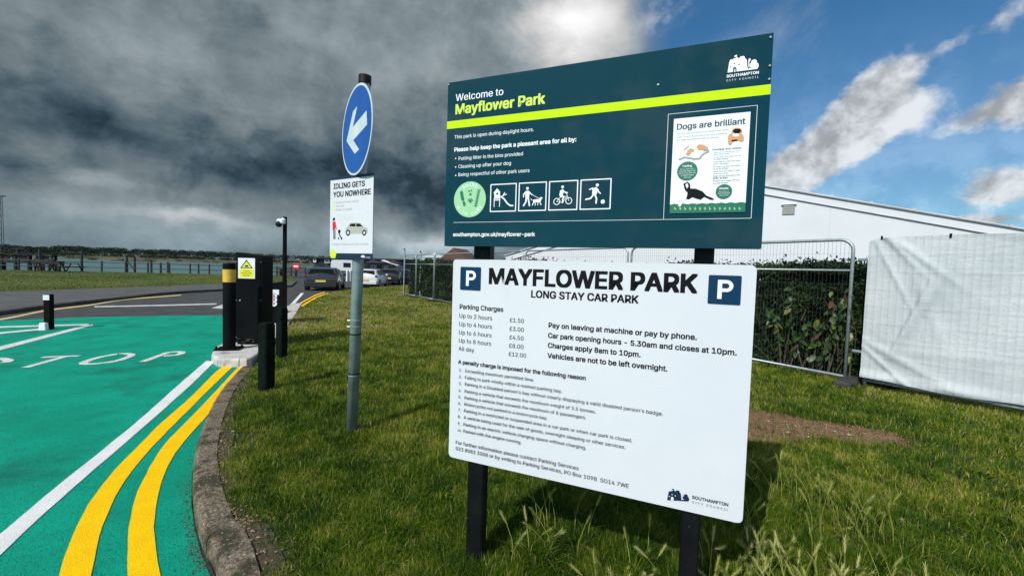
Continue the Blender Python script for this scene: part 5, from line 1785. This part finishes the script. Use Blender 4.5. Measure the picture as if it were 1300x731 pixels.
for (a, b_, n_) in ((mL, apex, 0), (apex, mR, 1)):
    za, zb_ = (ez, rz_) if n_ == 0 else (rz_, ez)
    o_ = -.10
    V = [W3(a, za, o_), W3(b_, zb_, o_), W3(b_, zb_, D_), W3(a, za, D_)]
    V += [v + Vector((0, 0, -.05)) for v in V]
    MB().add(V, [(0, 1, 2, 3), (7, 6, 5, 4), (0, 4, 5, 1), (1, 5, 6, 2), (2, 6, 7, 3), (3, 7, 4, 0)]).build('roof', tent_m, marq)
    # white fascia strip, aluminium edge rail on top and the eave beam seen below it
    V = [W3(a, za - .42, -.06), W3(b_, zb_ - .42, -.06), W3(b_, zb_ - .056, -.06), W3(a, za - .056, -.06)]
    V += [v + mn * .05 for v in V]
    MB().add(V, [(0, 1, 2, 3), (7, 6, 5, 4), (0, 4, 5, 1), (1, 5, 6, 2), (2, 6, 7, 3), (3, 7, 4, 0)]).build('fascia', tent_m, marq)
    MB().tube([W3(a, za + .02, -.12), W3(b_, zb_ + .02, -.12)], .050, 6).build('edge_rail', tent_trim, marq)
    MB().tube([W3(a, za - .42, -.07), W3(b_, zb_ - .42, -.07)], .022, 6).build('edge_rail', tent_trim, marq)
    for k_ in range(10):
        p = a.lerp(b_, (k_ + .5) / 10); z_ = za + (zb_ - za) * (k_ + .5) / 10
        MB().box(W3(p, z_ + .09, -.12), (.12, .08, .06), math.atan2(mdir.y, mdir.x)).build('roof_clip', tent_trim, marq)
MB().box(W3(cuts[0], ez / 2, D_ / 2), (.04, D_, ez), math.atan2(mdir.y, mdir.x)).build('side_wall', tent_m, marq)
MB().box(W3(cuts[-1], ez / 2, D_ / 2), (.04, D_, ez), math.atan2(mdir.y, mdir.x)).build('side_wall', tent_m, marq)
MB().box(W3(apex, ez / 2 + .1, D_ - .1), (31, .04, ez), math.atan2(mdir.y, mdir.x)).build('side_wall', tent_m, marq)
# vent
r_ = ray(1001, 266.5); nrm = mn
tt = (W3(mL, 0) - Vector((0, 0, EYE))).dot(nrm) / r_.dot(nrm)
vp = Vector((0, 0, EYE)) + r_ * tt
vent = MB().box(vp - mn * .02, (.55, .05, .52), math.atan2(mdir.y, mdir.x), .01).build('vent', mat('vent_grey', (.20, .20, .18), .7, (.30, .30, .27), 20, .7), marq)
for k_ in range(5):
    MB().box(vp - mn * .055 + Vector((0, 0, -.2 + k_ * .1)), (.48, .03, .03), math.atan2(mdir.y, mdir.x)).build('louvre', tent_trim, vent)
MB().box(vp - mn * .06 + Vector((0, 0, .29)), (.68, .12, .05), math.atan2(mdir.y, mdir.x)).build('hood', tent_m, vent)


# ------------------------------------------------------------------ vehicles
def make_car(name, paint, L=4.15, W_=1.76, H_=1.46, estate=0.0):
    """hatchback, rear at y=0, nose towards +y"""
    t = thing(name, (0, 0, 0), 'car', 'car')
    # (y, half width, floor, belt, roof half width, roof z)
    st = [(0.0, .80, .42, .80, .0, .80), (.02, .84, .30, .92, .60, .96), (.10, .86, .24, .98, .62, 1.06), (.45 - .2 * estate, .87, .2, 1.0, .60, 1.36), (.85, .88, .2, 1.0, .60, 1.44), (1.6, .88, .2, .98, .60, 1.46),
          (2.2, .88, .2, .95, .59, 1.42), (2.65, .88, .2, .93, .60, 1.22), (3.05, .87, .2, .92, .66, .99), (3.6, .85, .22, .84, .60, .86), (4.0, .80, .26, .70, .55, .72), (4.15, .66, .36, .58, .45, .60)]
    sy, sx, sz = L / 4.15, W_ / 1.76, H_ / 1.46
    V, Fc = [], []
    for (y_, w_, f_, b_, rw, r_) in st:
        for s_ in (1, -1):
            ring_ = [(0, f_), (w_ * .86, f_), (w_, f_ + .12), (w_ * 1.0, (f_ + b_) / 2), (w_ * .97, b_), (max(rw + .02, w_ * .80 if r_ - b_ < .15 else rw + .06), b_ + (r_ - b_) * .75), (rw, r_), (0, r_ + .015)]
            if s_ == 1: half = ring_
        full = [(x_, z_) for x_, z_ in half] + [(-x_, z_) for x_, z_ in half[-2:0:-1]]
        V += [(x_ * sx, y_ * sy, z_ * sz) for x_, z_ in full]
    n = 14
    for i in range(len(st) - 1):
        for j in range(n):
            Fc.append((i * n + j, i * n + (j + 1) % n, (i + 1) * n + (j + 1) % n, (i + 1) * n + j))
    Fc.append(tuple(range(n))); Fc.append(tuple((len(st) - 1) * n + j for j in range(n)))
    MB().add(V, Fc).build('body', paint, t, smooth=True)
    S = lambda x_, y_, z_: (x_ * sx, y_ * sy, z_ * sz)

    def pane(nm, pts, m=glass_m, th=.012):
        P_ = [Vector(S(*p)) for p in pts]
        nn2 = (P_[1] - P_[0]).cross(P_[2] - P_[0]).normalized() * th
        V_ = [p + nn2 for p in P_] + [p - nn2 for p in P_]
        k2 = len(P_)
        MB().add(V_, [tuple(range(k2)), tuple(range(k2, 2 * k2))[::-1]] + [(i, k2 + i, k2 + (i + 1) % k2, (i + 1) % k2) for i in range(k2)]).build(nm, m, t)
    pane('rear_window', [(-.66, .08, 1.02), (.66, .08, 1.02), (.56, .40 - .2 * estate, 1.35), (-.56, .40 - .2 * estate, 1.35)])
    pane('windscreen', [(-.66, 3.06, 1.0), (.66, 3.06, 1.0), (.58, 2.24, 1.42), (-.58, 2.24, 1.42)])
    for s_ in (-1, 1):
        pane('side_window', [(s_ * .855, .55, 1.02), (s_ * .865, 1.45, 1.01), (s_ * .665, 1.45, 1.40), (s_ * .675, .72, 1.38)])
        pane('side_window', [(s_ * .865, 1.52, 1.01), (s_ * .865, 2.72, .97), (s_ * .70, 2.25, 1.33), (s_ * .665, 1.55, 1.40)])
        MB().box(S(s_ * .76, .045, .90), (.15 * sx, .10, .18 * sz), 0, .02).build('tail_light', lamp_red, t)
        MB().box(S(s_ * .66, 4.05, .66), (.26 * sx, .14, .13 * sz), 0, .03).build('headlight', mat('lamp_clear', (.5, .53, .56), .15, coat=.5), t)
        MB().box(S(s_ * .97, 2.55, 1.0), (.18, .12, .12), 0, .03).build('mirror', paint, t)
        for y_ in (.72, 3.30):
            wh = MB().tube([S(s_ * .70, y_, .31), S(s_ * .89, y_, .31)], .31, 20).build('wheel', tyre_m, t)
            MB().tube([S(s_ * .885, y_, .31), S(s_ * .90, y_, .31)], .20, 10).build('rim', rim_m, wh)
    MB().box(S(0, -.0, .42), (1.62 * sx, .12, .26 * sz), 0, .04).build('rear_bumper', paint, t)
    MB().box(S(0, .0, .29), (1.60 * sx, .13, .10 * sz), 0, .03).build('rear_valance', tyre_m, t)
    MB().box(S(0, -.065, .62), (.52, .02, .115)).build('number_plate', plate_y, t)
    MB().box(S(0, 4.12, .42), (1.4 * sx, .16, .2), 0, .04).build('front_bumper', paint, t)
    return t


paints = {'dark': mat('dark_grey_car_paint', (.022, .027, .030), .25, (.026, .031, .034), 3, .5, metal=.3, coat=.6), 'white': mat('white_car_paint', (.66, .68, .70), .3, coat=.5), 'black': mat('black_car_paint', (.009, .010, .013), .25, coat=.6), 'navy': mat('navy_car_paint', (.012, .016, .030), .25, coat=.6)}


def place(t, px_, py_, heading_deg, label, Z=None, group='cars parked beyond the lawn'):
    p = G(px_, py_, 0)
    t.location = (p.x, p.y, 0)
    t.rotation_euler = (0, 0, -math.radians(heading_deg))
    t['label'] = label; t['group'] = group
    return t


place(make_car('parked_car', paints['dark'], 3.9, 1.72, 1.26), 407, 369.2, -16, 'dark grey hatchback with yellow rear plate just beyond the lawn, nearest car')
place(make_car('parked_car', paints['white'], 3.9, 1.66, 1.22), 462.5, 365.6, -6, 'white hatchback with red tail light right behind the arrow sign pole')
place(make_car('parked_car', paints['black'], 4.0, 1.7, 1.25), 492, 361.8, -4, 'black car parked right of the white hatchback')
place(make_car('parked_car', paints['navy'], 4.0, 1.7, 1.22), 508, 360.5, -2, 'dark navy car half hidden by the far fence corner')
# white camper van side-on
van = thing('camper_van', (0, 0, 0), 'white camper van standing beyond the dark grey hatchback', 'van')
wp = paints['white']
prof = [(0, .35), (0, 2.0), (.25, 2.35), (3.6, 2.4), (4.1, 2.2), (4.55, 1.45), (5.3, 1.15), (5.45, .75), (5.4, .35)]
n = len(prof)
V = [(x_, -.95, z_) for x_, z_ in prof] + [(x_, .95, z_) for x_, z_ in prof]
MB().add(V, [tuple(range(n)), tuple(range(n, 2 * n))[::-1]] + [(i, n + i, n + (i + 1) % n, (i + 1) % n) for i in range(n)]).build('body', wp, van)
for x0, x1, z0_, z1_ in ((2.2, 3.5, 1.0, 1.85),):
    MB().box(((x0 + x1) / 2, -.96, (z0_ + z1_) / 2), (x1 - x0, .03, z1_ - z0_)).build('side_window', glass_m, van)
MB().add([(3.75, -.965, 1.4), (4.45, -.965, 1.4), (4.1, -.965, 2.05), (3.75, -.965, 2.05), (3.75, -.93, 1.4), (4.45, -.93, 1.4), (4.1, -.93, 2.05), (3.75, -.93, 2.05)], [(0, 1, 2, 3), (7, 6, 5, 4), (0, 4, 5, 1), (1, 5, 6, 2), (2, 6, 7, 3), (3, 7, 4, 0)]).build('side_window', glass_m, van)
for x_ in (1.0, 4.4):
    for s_ in (-1, 1):
        wh = MB().tube([(x_, s_ * .75, .34), (x_, s_ * .98, .34)], .34, 18).build('wheel', tyre_m, van)
        MB().tube([(x_, s_ * .97, .34), (x_, s_ * .99, .34)], .2, 10).build('rim', rim_m, wh)
p = AtY(421, 345, 78)
van.location = (p.x, p.y, 0); van.rotation_euler = (0, 0, .25)
# two white marker posts
for i, px_ in enumerate((440.5, 444.5)):
    b0 = G(px_, 357, 0)
    t = MB().tube([(b0.x, b0.y, 0), (b0.x, b0.y, .95), (b0.x, b0.y, 1.0)], [.09, .09, .05], 10).build('marker_post', mat('marker_white', (.75, .76, .76), .5))
    tag(t, 'left of two white marker posts right of the dark grey hatchback' if i == 0 else 'right of two white marker posts, nearest the arrow sign pole', 'bollard', 'white marker posts')

# ------------------------------------------------------------------ pavilion and far buildings
pv = thing('pavilion', AtY(455, 340, 105), 'long low dark pavilion with a flat roof behind the parked cars', 'building')
pA, pB_ = AtY(398, 336, 108), AtY(512, 340, 100)
navy_wall = mat('navy_cladding', (.010, .018, .036), .6, (.016, .026, .048), 1, .6)
z_pt = 3.3
u_ = (pB_ - pA); u_.z = 0; Lp_ = u_.length; u_.normalize(); ang = math.atan2(u_.y, u_.x); bkv = Vector((-u_.y, u_.x, 0))
cc_ = (pA + pB_) / 2
MB().box((cc_.x + bkv.x * 4, cc_.y + bkv.y * 4, 1.45), (Lp_, 8, 2.9), ang).build('wall', navy_wall, pv)
MB().box((cc_.x + bkv.x * 3.5, cc_.y + bkv.y * 3.5, 3.1), (Lp_ + .8, 9.6, .4), ang, .05).build('roof', mat('pavilion_roof', (.012, .014, .018), .7), pv)
for i in range(7):
    s_ = Lp_ * (.1 + i * .13)
    p = pA + u_ * s_ - bkv * .02
    wdw = MB().box((p.x, p.y, 1.45), (1.9, .08, 1.3), ang).build('window', navy_wall, pv)
    MB().box((p.x - bkv.x * .03, p.y - bkv.y * .03, 1.45), (1.7, .06, 1.1), ang).build('pane', glass_m, wdw)
for px_, w2, h2, m_ in ((402, .9, .8, sign_white), (417.5, 1.6, 1.2, mat('sign_grey', (.25, .30, .30), .6))):
    p = on_line(px_, pA, u_) - bkv * .75
    sg = MB().box((p.x, p.y, 2.35), (w2, .06, h2), ang).build('wall_sign', m_, pv)
    MB().box((p.x - bkv.x * .04, p.y - bkv.y * .04, 2.35), (w2 * .7, .04, h2 * .4), ang).build('sign_band', navy_wall, sg)
# parasols of the terrace
for i, (px_, Zc) in enumerate(((474, 86), (487, 84), (499, 82))):
    p = AtY(px_, 350, Zc)
    t = thing('terrace_parasol', (p.x, p.y, 0), ('dark terrace parasol nearest the arrow sign pole, before the pavilion', 'middle dark terrace parasol before the pavilion', 'dark terrace parasol at the right end, towards the fence corner')[i], 'parasol', 'dark parasols on the pavilion terrace')
    MB().tube([(p.x, p.y, 0), (p.x, p.y, 2.5)], .04, 8).build('pole', iron_m, t)
    V = [(p.x, p.y, 2.75)] + [(p.x + 2.0 * math.cos(k_ * math.pi / 4), p.y + 2.0 * math.sin(k_ * math.pi / 4), 2.05) for k_ in range(8)] + [(p.x, p.y, 2.6)]
    MB().add(V, [(0, 1 + k_, 1 + (k_ + 1) % 8) for k_ in range(8)] + [(9, 1 + (k_ + 1) % 8, 1 + k_) for k_ in range(8)]).build('canopy', mat('dark_canopy', (.025, .025, .030), .8), t)
tp = AtY(494, 342, 80)
o = MB().add([(tp.x - 1.5, tp.y, 2.6), (tp.x + 1.7, tp.y, 1.7), (tp.x + 1.7, tp.y + 1.6, 1.8), (tp.x - 1.5, tp.y + 1.6, 2.7), (tp.x - 1.5, tp.y, 2.5), (tp.x + 1.7, tp.y, 1.6), (tp.x + 1.7, tp.y + 1.6, 1.7), (tp.x - 1.5, tp.y + 1.6, 2.6)],
             [(0, 1, 2, 3), (7, 6, 5, 4), (0, 4, 5, 1), (1, 5, 6, 2), (2, 6, 7, 3), (3, 7, 4, 0)]).build('sail_awning', sign_white)
tag(o, 'small sloping white awning over the parked cars', 'awning')


def house(px_, Z_, w_, d_, eave, ridge, wall_m, roof_m, label, rot=0.0, wins=3):
    p = AtY(px_, 340, Z_)
    t = thing('house', (0, 0, 0), label, 'house', 'buildings beyond the hedge')
    MB().box((0, 0, eave / 2), (w_, d_, eave)).build('wall', wall_m, t)
    V = [(-w_ / 2 - .3, -d_ / 2 - .3, eave), (w_ / 2 + .3, -d_ / 2 - .3, eave), (w_ / 2 + .3, d_ / 2 + .3, eave), (-w_ / 2 - .3, d_ / 2 + .3, eave), (0, -d_ / 2 - .3, ridge), (0, d_ / 2 + .3, ridge)]
    MB().add(V, [(0, 1, 4), (2, 3, 5), (1, 2, 5, 4), (3, 0, 4, 5), (3, 2, 1, 0)]).build('roof', roof_m, t)
    for i in range(wins):
        x_ = -w_ / 2 + w_ * (i + .5) / wins
        for z_ in np.arange(1.6, eave - .8, 2.6):
            f_ = MB().box((x_, -d_ / 2 - .02, z_), (1.1, .1, 1.2)).build('window', sign_white, t)
            MB().box((x_, -d_ / 2 - .07, z_), (.9, .06, 1.0)).build('pane', glass_m, f_)
    t.location = (p.x, p.y, 0); t.rotation_euler = (0, 0, rot)
    return t


brick_m = mat('red_brick', (.20, .075, .045), .9, (.28, .11, .07), 3, .7)
house(584, 120, 9, 9, 3.6, 7.2, brick_m, mat('brown_tiles', (.10, .05, .035), .8), 'red brick house with a brown gable roof just left of the white board', -.3)
house(563, 150, 14, 8, 3.4, 5.2, mat('blue_grey_wall', (.20, .27, .30), .8), mat('teal_roof', (.07, .16, .19), .6), 'low building with a teal roof behind the hedge', .2)
house(552, 190, 12, 8, 6.0, 8.2, mat('cream_render', (.55, .56, .54), .8), mat('white_roof', (.60, .62, .62), .6), 'pale building with a white roof farthest behind the hedge', .1)

# ------------------------------------------------------------------ waterfront
q1, q2 = Vector((quay[1].x, quay[1].y, 0)), Vector((quay[2].x, quay[2].y, 0))
qd = (q2 - q1).normalized()
rail_t = thing('waterfront_railing', q1, 'black iron railing with two rails along the waterfront', 'railing')
rp = []
for px_ in (-60, -16, 28, 66, 107, 132, 162, 190, 217, 243, 267, 290, 312, 333, 352, 370, 388):
    b0 = on_line(px_, q1 - qd.cross(Vector((0, 0, 1))) * 0, qd) + Vector((qd.y, -qd.x, 0)) * .35
    rp.append(b0)
    big = px_ in (107,)
    MB().tube([(b0.x, b0.y, .05), (b0.x, b0.y, 1.06 if not big else 1.9), (b0.x, b0.y, 1.12 if not big else 1.95)], [.075, .065, .04] if not big else [.10, .09, .06], 8).build('post', iron_m, rail_t)
for z_ in (.5, .98):
    MB().tube([(rp[0].x, rp[0].y, z_), (rp[-1].x, rp[-1].y, z_)], .042, 6).build('rail', iron_m, rail_t)


def picnic(px_, Zoff, label, rot=0.0):
    p = on_line(px_, q1, qd) + Vector((qd.y, -qd.x, 0)) * Zoff
    t = thing('picnic_table', (0, 0, 0), label, 'picnic table', 'picnic tables on the waterfront grass')
    for i in range(5): MB().box((0, -.32 + i * .16, .74), (1.9, .14, .05)).build('tabletop_plank', dark_wood, t)
    for s_ in (-1, 1):
        MB().box((0, s_ * .72, .44), (1.9, .26, .05)).build('seat', dark_wood, t)
        for e_ in (-.7, .7):
            MB().tube([(e_, s_ * .30, .72), (e_, s_ * .72, .0)], .055, 4).build('leg', dark_wood, t)
    for e_ in (-.7, .7): MB().box((e_, 0, .40), (.06, 1.6, .09)).build('cross_beam', dark_wood, t)
    t.location = (p.x, p.y, .09); t.rotation_euler = (0, 0, rot)
    return t


picnic(103, 2.2, 'picnic table beside the seated person on the far left grass', math.atan2(qd.y, qd.x) + 1.2)
picnic(90, 2.9, 'picnic table half hidden left of the other, by the seated person', math.atan2(qd.y, qd.x) + .2)
picnic(352, 2.5, 'picnic table seen between the pay machine and the camera post', .5)
picnic(369, 2.5, 'picnic table right of the camera post by the red round sign', .5)

# bench and the person on it
bp = on_line(73, q1, qd) + Vector((qd.y, -qd.x, 0)) * 1.3
bench = thing('park_bench', (0, 0, 0), 'dark bench facing the water on the far left', 'bench')
for i in range(3): MB().box((0, -.14 + i * .15, .44), (1.7, .12, .04)).build('seat', dark_wood, bench)
for i in range(2): MB().box((0, -.26, .62 + i * .17), (1.7, .04, .12)).build('backrest', dark_wood, bench)
for s_ in (-.75, .75):
    MB().box((s_, .15, .21), (.07, .07, .42)).build('leg', dark_wood, bench); MB().box((s_, -.24, .42), (.07, .07, .84)).build('leg', dark_wood, bench)
ba = math.atan2(qd.y, qd.x)
bench.location = (bp.x, bp.y, .09); bench.rotation_euler = (0, 0, ba)


def seated(loc, rz, label):
    t = thing('person', (0, 0, 0), label, 'person')
    me = bpy.data.meshes.new('body')
    J = [((0, 0, .52), .15), ((0, .02, .75), .15), ((0, .0, .98), .17), ((0, .02, 1.12), .065), ((0, .04, 1.20), .08), ((0, .05, 1.30), .10),
         ((.17, .0, 1.02), .07), ((.24, .06, .80), .05), ((.16, .26, .66), .04), ((-.17, .0, 1.02), .07), ((-.24, .06, .80), .05), ((-.16, .26, .66), .04),
         ((.10, .02, .50), .10), ((.13, .42, .50), .075), ((.13, .45, .10), .05), ((.13, .56, .05), .045), ((-.10, .02, .50), .10), ((-.13, .42, .50), .075), ((-.13, .45, .10), .05), ((-.13, .56, .05), .045)]
    Ed = [(0, 1), (1, 2), (2, 3), (3, 4), (4, 5), (2, 6), (6, 7), (7, 8), (2, 9), (9, 10), (10, 11), (0, 12), (12, 13), (13, 14), (14, 15), (0, 16), (16, 17), (17, 18), (18, 19)]
    me.from_pydata([j[0] for j in J], Ed, [])
    o = bpy.data.objects.new('body', me); COL.objects.link(o)
    md = o.modifiers.new('skin', 'SKIN'); o.modifiers.new('sub', 'SUBSURF').levels = 1
    for i, j in enumerate(J):
        me.skin_vertices[0].data[i].radius = (j[1], j[1])
    me.skin_vertices[0].data[0].use_root = True
    bpy.context.view_layer.update()
    m2 = bpy.data.meshes.new_from_object(o.evaluated_get(bpy.context.evaluated_depsgraph_get()))
    bpy.data.objects.remove(o)
    m2.materials.clear(); m2.materials.append(mat('dark_clothes', (.012, .013, .016), .85))
    ob = bpy.data.objects.new('body', m2); COL.objects.link(ob); ob.parent = t
    WL[ob.name] = Vector()
    MB().ball((0, .03, 1.35), .115, 10, 7).build('hair', mat('dark_hair', (.012, .010, .008), .8), t, smooth=True)
    t.location = loc; t.rotation_euler = (0, 0, rz)
    return t


seated((bp.x + .3, bp.y + .05, .09), ba, 'person in dark clothes sitting on the bench facing the water')

# red round lifebuoy holder
p = on_line(378, q1, qd) + Vector((qd.y, -qd.x, 0)) * 1.2
t = thing('lifebuoy_post', (p.x, p.y, .05), 'round red lifebuoy housing on a post by the railing', 'lifebuoy')
MB().tube([(p.x, p.y, .05), (p.x, p.y, 1.0)], .05, 8).build('post', iron_m, t)
c_ = Vector((p.x, p.y - .08, 1.12))
hs = MB().tube([c_ + Vector((0, .08, 0)), c_ - Vector((0, .08, 0))], .42, 24).build('housing', mat('lifebuoy_red', (.42, .03, .04), .45), t)
MB().box(c_ + Vector((0, -.095, .02)), (.5, .02, .17)).build('white_band', sign_white, hs)

# timber pier on the left with its mast
pr_t = thing('timber_pier', AtY(30, 330, 62), 'derelict dark timber pier over the water on the left', 'pier')
pe, ps = AtY(65, 330, 66), AtY(-160, 320, 58)
pe.z = ps.z = 0
dv = (pe - ps); Lq = dv.length; dv.normalize(); pn = Vector((-dv.y, dv.x, 0)); pa_ = math.atan2(dv.y, dv.x)
zt1, zt0 = 1.9, 1.3
mid = (pe + ps) / 2 + pn * 2
MB().box((mid.x, mid.y, .35), (Lq, 4.2, .45), pa_).build('lower_deck', pier_m, pr_t)
MB().box((mid.x, mid.y, 1.55), (Lq, 4.6, .16), pa_).build('upper_deck', pier_m, pr_t)
k_ = 0
s_ = 0.4
while s_ < Lq:
    for off in (0.0, 4.0):
        p = ps + dv * s_ + pn * off
        MB().tube([(p.x, p.y, -3), (p.x, p.y, 1.5 if k_ % 4 else 2.6)], .19, 6).build('pile', pier_m, pr_t)
    if k_ % 2 == 0:
        p = ps + dv * s_; q = ps + dv * min(Lq, s_ + 1.5)
        MB().tube([(p.x, p.y, .3), (q.x, q.y, 1.5)], .09, 4).build('brace', pier_m, pr_t)
    s_ += 1.5; k_ += 1
for k_ in range(9):
    p = ps + dv * (Lq - 1 - k_ * 2.4)
    MB().box((p.x, p.y, 1.05), (1.5 + (k_ % 3) * .4, .1, .75), pa_).build('side_board', pier_m, pr_t)
p1_, p2_ = ps + Vector((0, 0, 2.35)), pe - dv * 3 + Vector((0, 0, 2.35))
MB().tube([p1_, p2_], .05, 4).build('handrail', pier_m, pr_t)
for k_ in range(22):
    p = ps + dv * (Lq - 3 - k_ * 1.2)
    MB().tube([(p.x, p.y, 1.6), (p.x, p.y, 2.35)], .05, 4).build('handrail_post', pier_m, pr_t)
# mooring piles
for i, (px_, Z_, h_) in enumerate(((51, 58, 2.4), (161, 70, 1.7), (171, 70, 1.6), (192, 75, 1.2), (204, 78, .8), (213, 80, .9), (252, 95, .7))):
    p = AtY(px_, 335, Z_)
    o = MB().tube([(p.x, p.y, -3), (p.x, p.y, h_)], [.2, .17], 7).build('mooring_pile', pier_m)
    tag(o, ('thick mooring pile beside the pier head', 'left pile of the pair in open water past the picnic tables', 'right pile of the pair in open water past the picnic tables', 'mooring pile first right of the pair',
            'short pile left of two close together in the water', 'short pile right of two close together in the water', 'farthest small pile, just left of the barrier bollard')[i], 'pile', 'mooring piles in the water')
p = AtY(166, 335, 70)
o = MB().add([(p.x - .7, p.y - .06, .9), (p.x + .75, p.y - .06, -.8), (p.x + .75, p.y - .06, -.55), (p.x - .7, p.y - .06, 1.15), (p.x - .7, p.y + .06, .9), (p.x + .75, p.y + .06, -.8), (p.x + .75, p.y + .06, -.55), (p.x - .7, p.y + .06, 1.15)],
             [(0, 1, 2, 3), (7, 6, 5, 4), (0, 4, 5, 1), (1, 5, 6, 2), (2, 6, 7, 3), (3, 7, 4, 0)]).build('pile_brace', pier_m)
tag(o, 'diagonal timber leaning between the pair of piles in open water', 'timber')
# lattice mast
mpz = AtY(3, 330, 200)
ztop = AtY(3, 249, 200).z
mst = thing('lattice_mast', (mpz.x, mpz.y, -1.7), 'thin lattice mast rising over the pier at the left picture edge', 'mast')
for sx, sy in ((-1, -1), (1, -1), (0, 1)):
    MB().tube([(mpz.x + sx * .9, mpz.y + sy * .9, -2), (mpz.x + sx * .45, mpz.y + sy * .45, ztop)], .13, 4).build('mast_leg', iron_m, mst)
k_ = 0; z_ = 0
while z_ < ztop - 3:
    f0 = .9 - .45 * z_ / ztop; f1 = .9 - .45 * (z_ + 3) / ztop
    MB().tube([(mpz.x - f0, mpz.y - f0, z_), (mpz.x + f1, mpz.y - f1, z_ + 3)], .07, 3).build('lattice_bar', iron_m, mst)
    z_ += 3
MB().box((mpz.x, mpz.y, ztop), (3.4, 1.2, .4)).build('mast_head', iron_m, mst)

# far shore
FS = 620


def shore(px_, off=0.0):
    r_ = ray(px_, 330)
    D2 = FS + off + (px_ - 200) * .35
    return Vector((r_.x / r_.y * D2, D2, 0))


V, Fc = [], []
NS = 120
rows = [(0, -2.2), (6, .8), (60, 4), (140, 7), (400, 9)]
for i in range(NS + 1):
    px_ = -1200 + 2900 * i / NS
    for (o_, z_) in rows:
        p = shore(max(px_, -900), o_)
        V.append((p.x * (1 if px_ > -900 else 1.0 + (-900 - px_) * .001), p.y, z_ + (2.0 * math.sin(px_ * .013) + 1.3 * math.sin(px_ * .037) if z_ > 2 else 0)))
for i in range(NS):
    for j in range(len(rows) - 1):
        Fc.append((i * 5 + j, (i + 1) * 5 + j, (i + 1) * 5 + j + 1, i * 5 + j + 1))
structure(MB().add(V, Fc).build('far_shore', hill_m, smooth=True))
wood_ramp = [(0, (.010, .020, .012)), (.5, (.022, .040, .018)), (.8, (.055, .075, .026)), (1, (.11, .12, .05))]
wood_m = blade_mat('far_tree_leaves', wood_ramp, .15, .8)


def wpos(n, g):
    m_ = 3400
    pxs = g.uniform(-500, 1500, m_)
    offs = g.choice([12, 45, 90, 150, 210], m_, p=[.25, .2, .2, .15, .2]) + g.uniform(-12, 12, m_)
    Cc, R_, TT = [], [], []
    for i in range(m_):
        p = shore(pxs[i], offs[i])
        base_ = {0: 1}.get(0)
        z_ = (1 + offs[i] * .05)
        hgt = 4.6 + 4.5 * float(vnoise(np.array([pxs[i]]), np.array([0.0]), .022, 77)[0]) + 2.5 * float(vnoise(np.array([pxs[i]]), np.array([5.0]), .09, 78)[0])
        if offs[i] < 30: hgt *= .55
        Cc.append((p.x, p.y, z_ + hgt * .5)); R_.append(hgt * .62)
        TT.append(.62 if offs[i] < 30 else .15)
    Cc, R_, TT = np.array(Cc), np.array(R_), np.array(TT)
    k2 = g.integers(0, m_, n)
    d = g.normal(size=(n, 3)); d /= np.linalg.norm(d, axis=1)[:, None]; d[:, 2] = np.abs(d[:, 2]) * 1.1 - .25
    d[:, 0] *= 1.25
    C_ = Cc[k2] + d * (R_[k2] * (.75 + .3 * g.random(n)))[:, None]
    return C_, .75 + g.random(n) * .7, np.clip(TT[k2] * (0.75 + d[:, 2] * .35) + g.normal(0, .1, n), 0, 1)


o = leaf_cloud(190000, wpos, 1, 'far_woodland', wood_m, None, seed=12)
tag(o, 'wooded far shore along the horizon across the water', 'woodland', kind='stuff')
# low moored barges against the far shore
for i, (px_, wpx) in enumerate(((170, 56), (300, 20), (118, 10))):
    p = AtY(px_, 327, 420)
    L_ = wpx / F * 420
    t = thing('moored_barge', (p.x, p.y, -1.7), ('long dark barge moored against the far shore', 'small dark barge far out, beside the barrier bollard', 'small boat near the far shore left of the long barge')[i], 'boat', 'boats off the far shore')
    pts = [(-L_ / 2, -2), (L_ / 2 - 3, -2), (L_ / 2, 0), (L_ / 2 - 3, 2), (-L_ / 2, 2)]
    MB().prism([(p.x + a, p.y + b_) for a, b_ in pts], -2, -.7).build('hull', pier_m, t)
    MB().box((p.x - L_ * .3, p.y, -.2), (min(5, L_ * .4), 2.6, 1.1)).build('cabin', pier_m, t)

# small litter and stones on the ground
stone_m = mat('pale_stone', (.28, .24, .19), .9, (.40, .36, .30), 30, .6)
for i, (px_, py_) in enumerate(((976, 535), (1000, 549), (1026, 555), (1060, 548), (315, 594), (1078, 552), (640, 400 + 20), (296, 548), (1010, 541))):
    p = G(px_, py_, LZ)
    V = []
    s_ = rnd.uniform(.006, .017)
    mb = MB().ball((p.x, p.y, LZ + .004), s_, 7, 5, (1.3, .9, .55))
    mb.v = [(a + rnd.uniform(-.002, .002), b_ + rnd.uniform(-.002, .002), c2 + rnd.uniform(-.002, .002)) for a, b_, c2 in mb.v]
    o = mb.build('stone', stone_m)
    tag(o, ('pale stone at the left of the bare earth patch', 'pale stone in the middle of the bare earth', 'pale stone on the lower edge of the bare earth', 'pale stone on the upper edge of the bare earth', 'pale stone in the grass by the kerb', 'pale stone where the bare earth thins out',
            'small stone in the lawn left of the white board', 'small stone beside the kerb below the bollard', 'pale stone near the upper rim of the bare earth')[i], 'stone', 'loose pale stones')

for o in COL.objects:
    if o.parent and o.name.split('.')[0] in ('twigs', 'stems', 'wire_mesh', 'poster_text', 'roundel_text', 'poster_small_figures', 'badge_detail', 'badge_lettering', 'hedge_foliage', 'inner_growth'):
        o['kind'] = 'stuff'
SC.cycles.max_bounces = 6
SC.cycles.diffuse_bounces = 2
SC.cycles.transparent_max_bounces = 6
print('blades', NB)
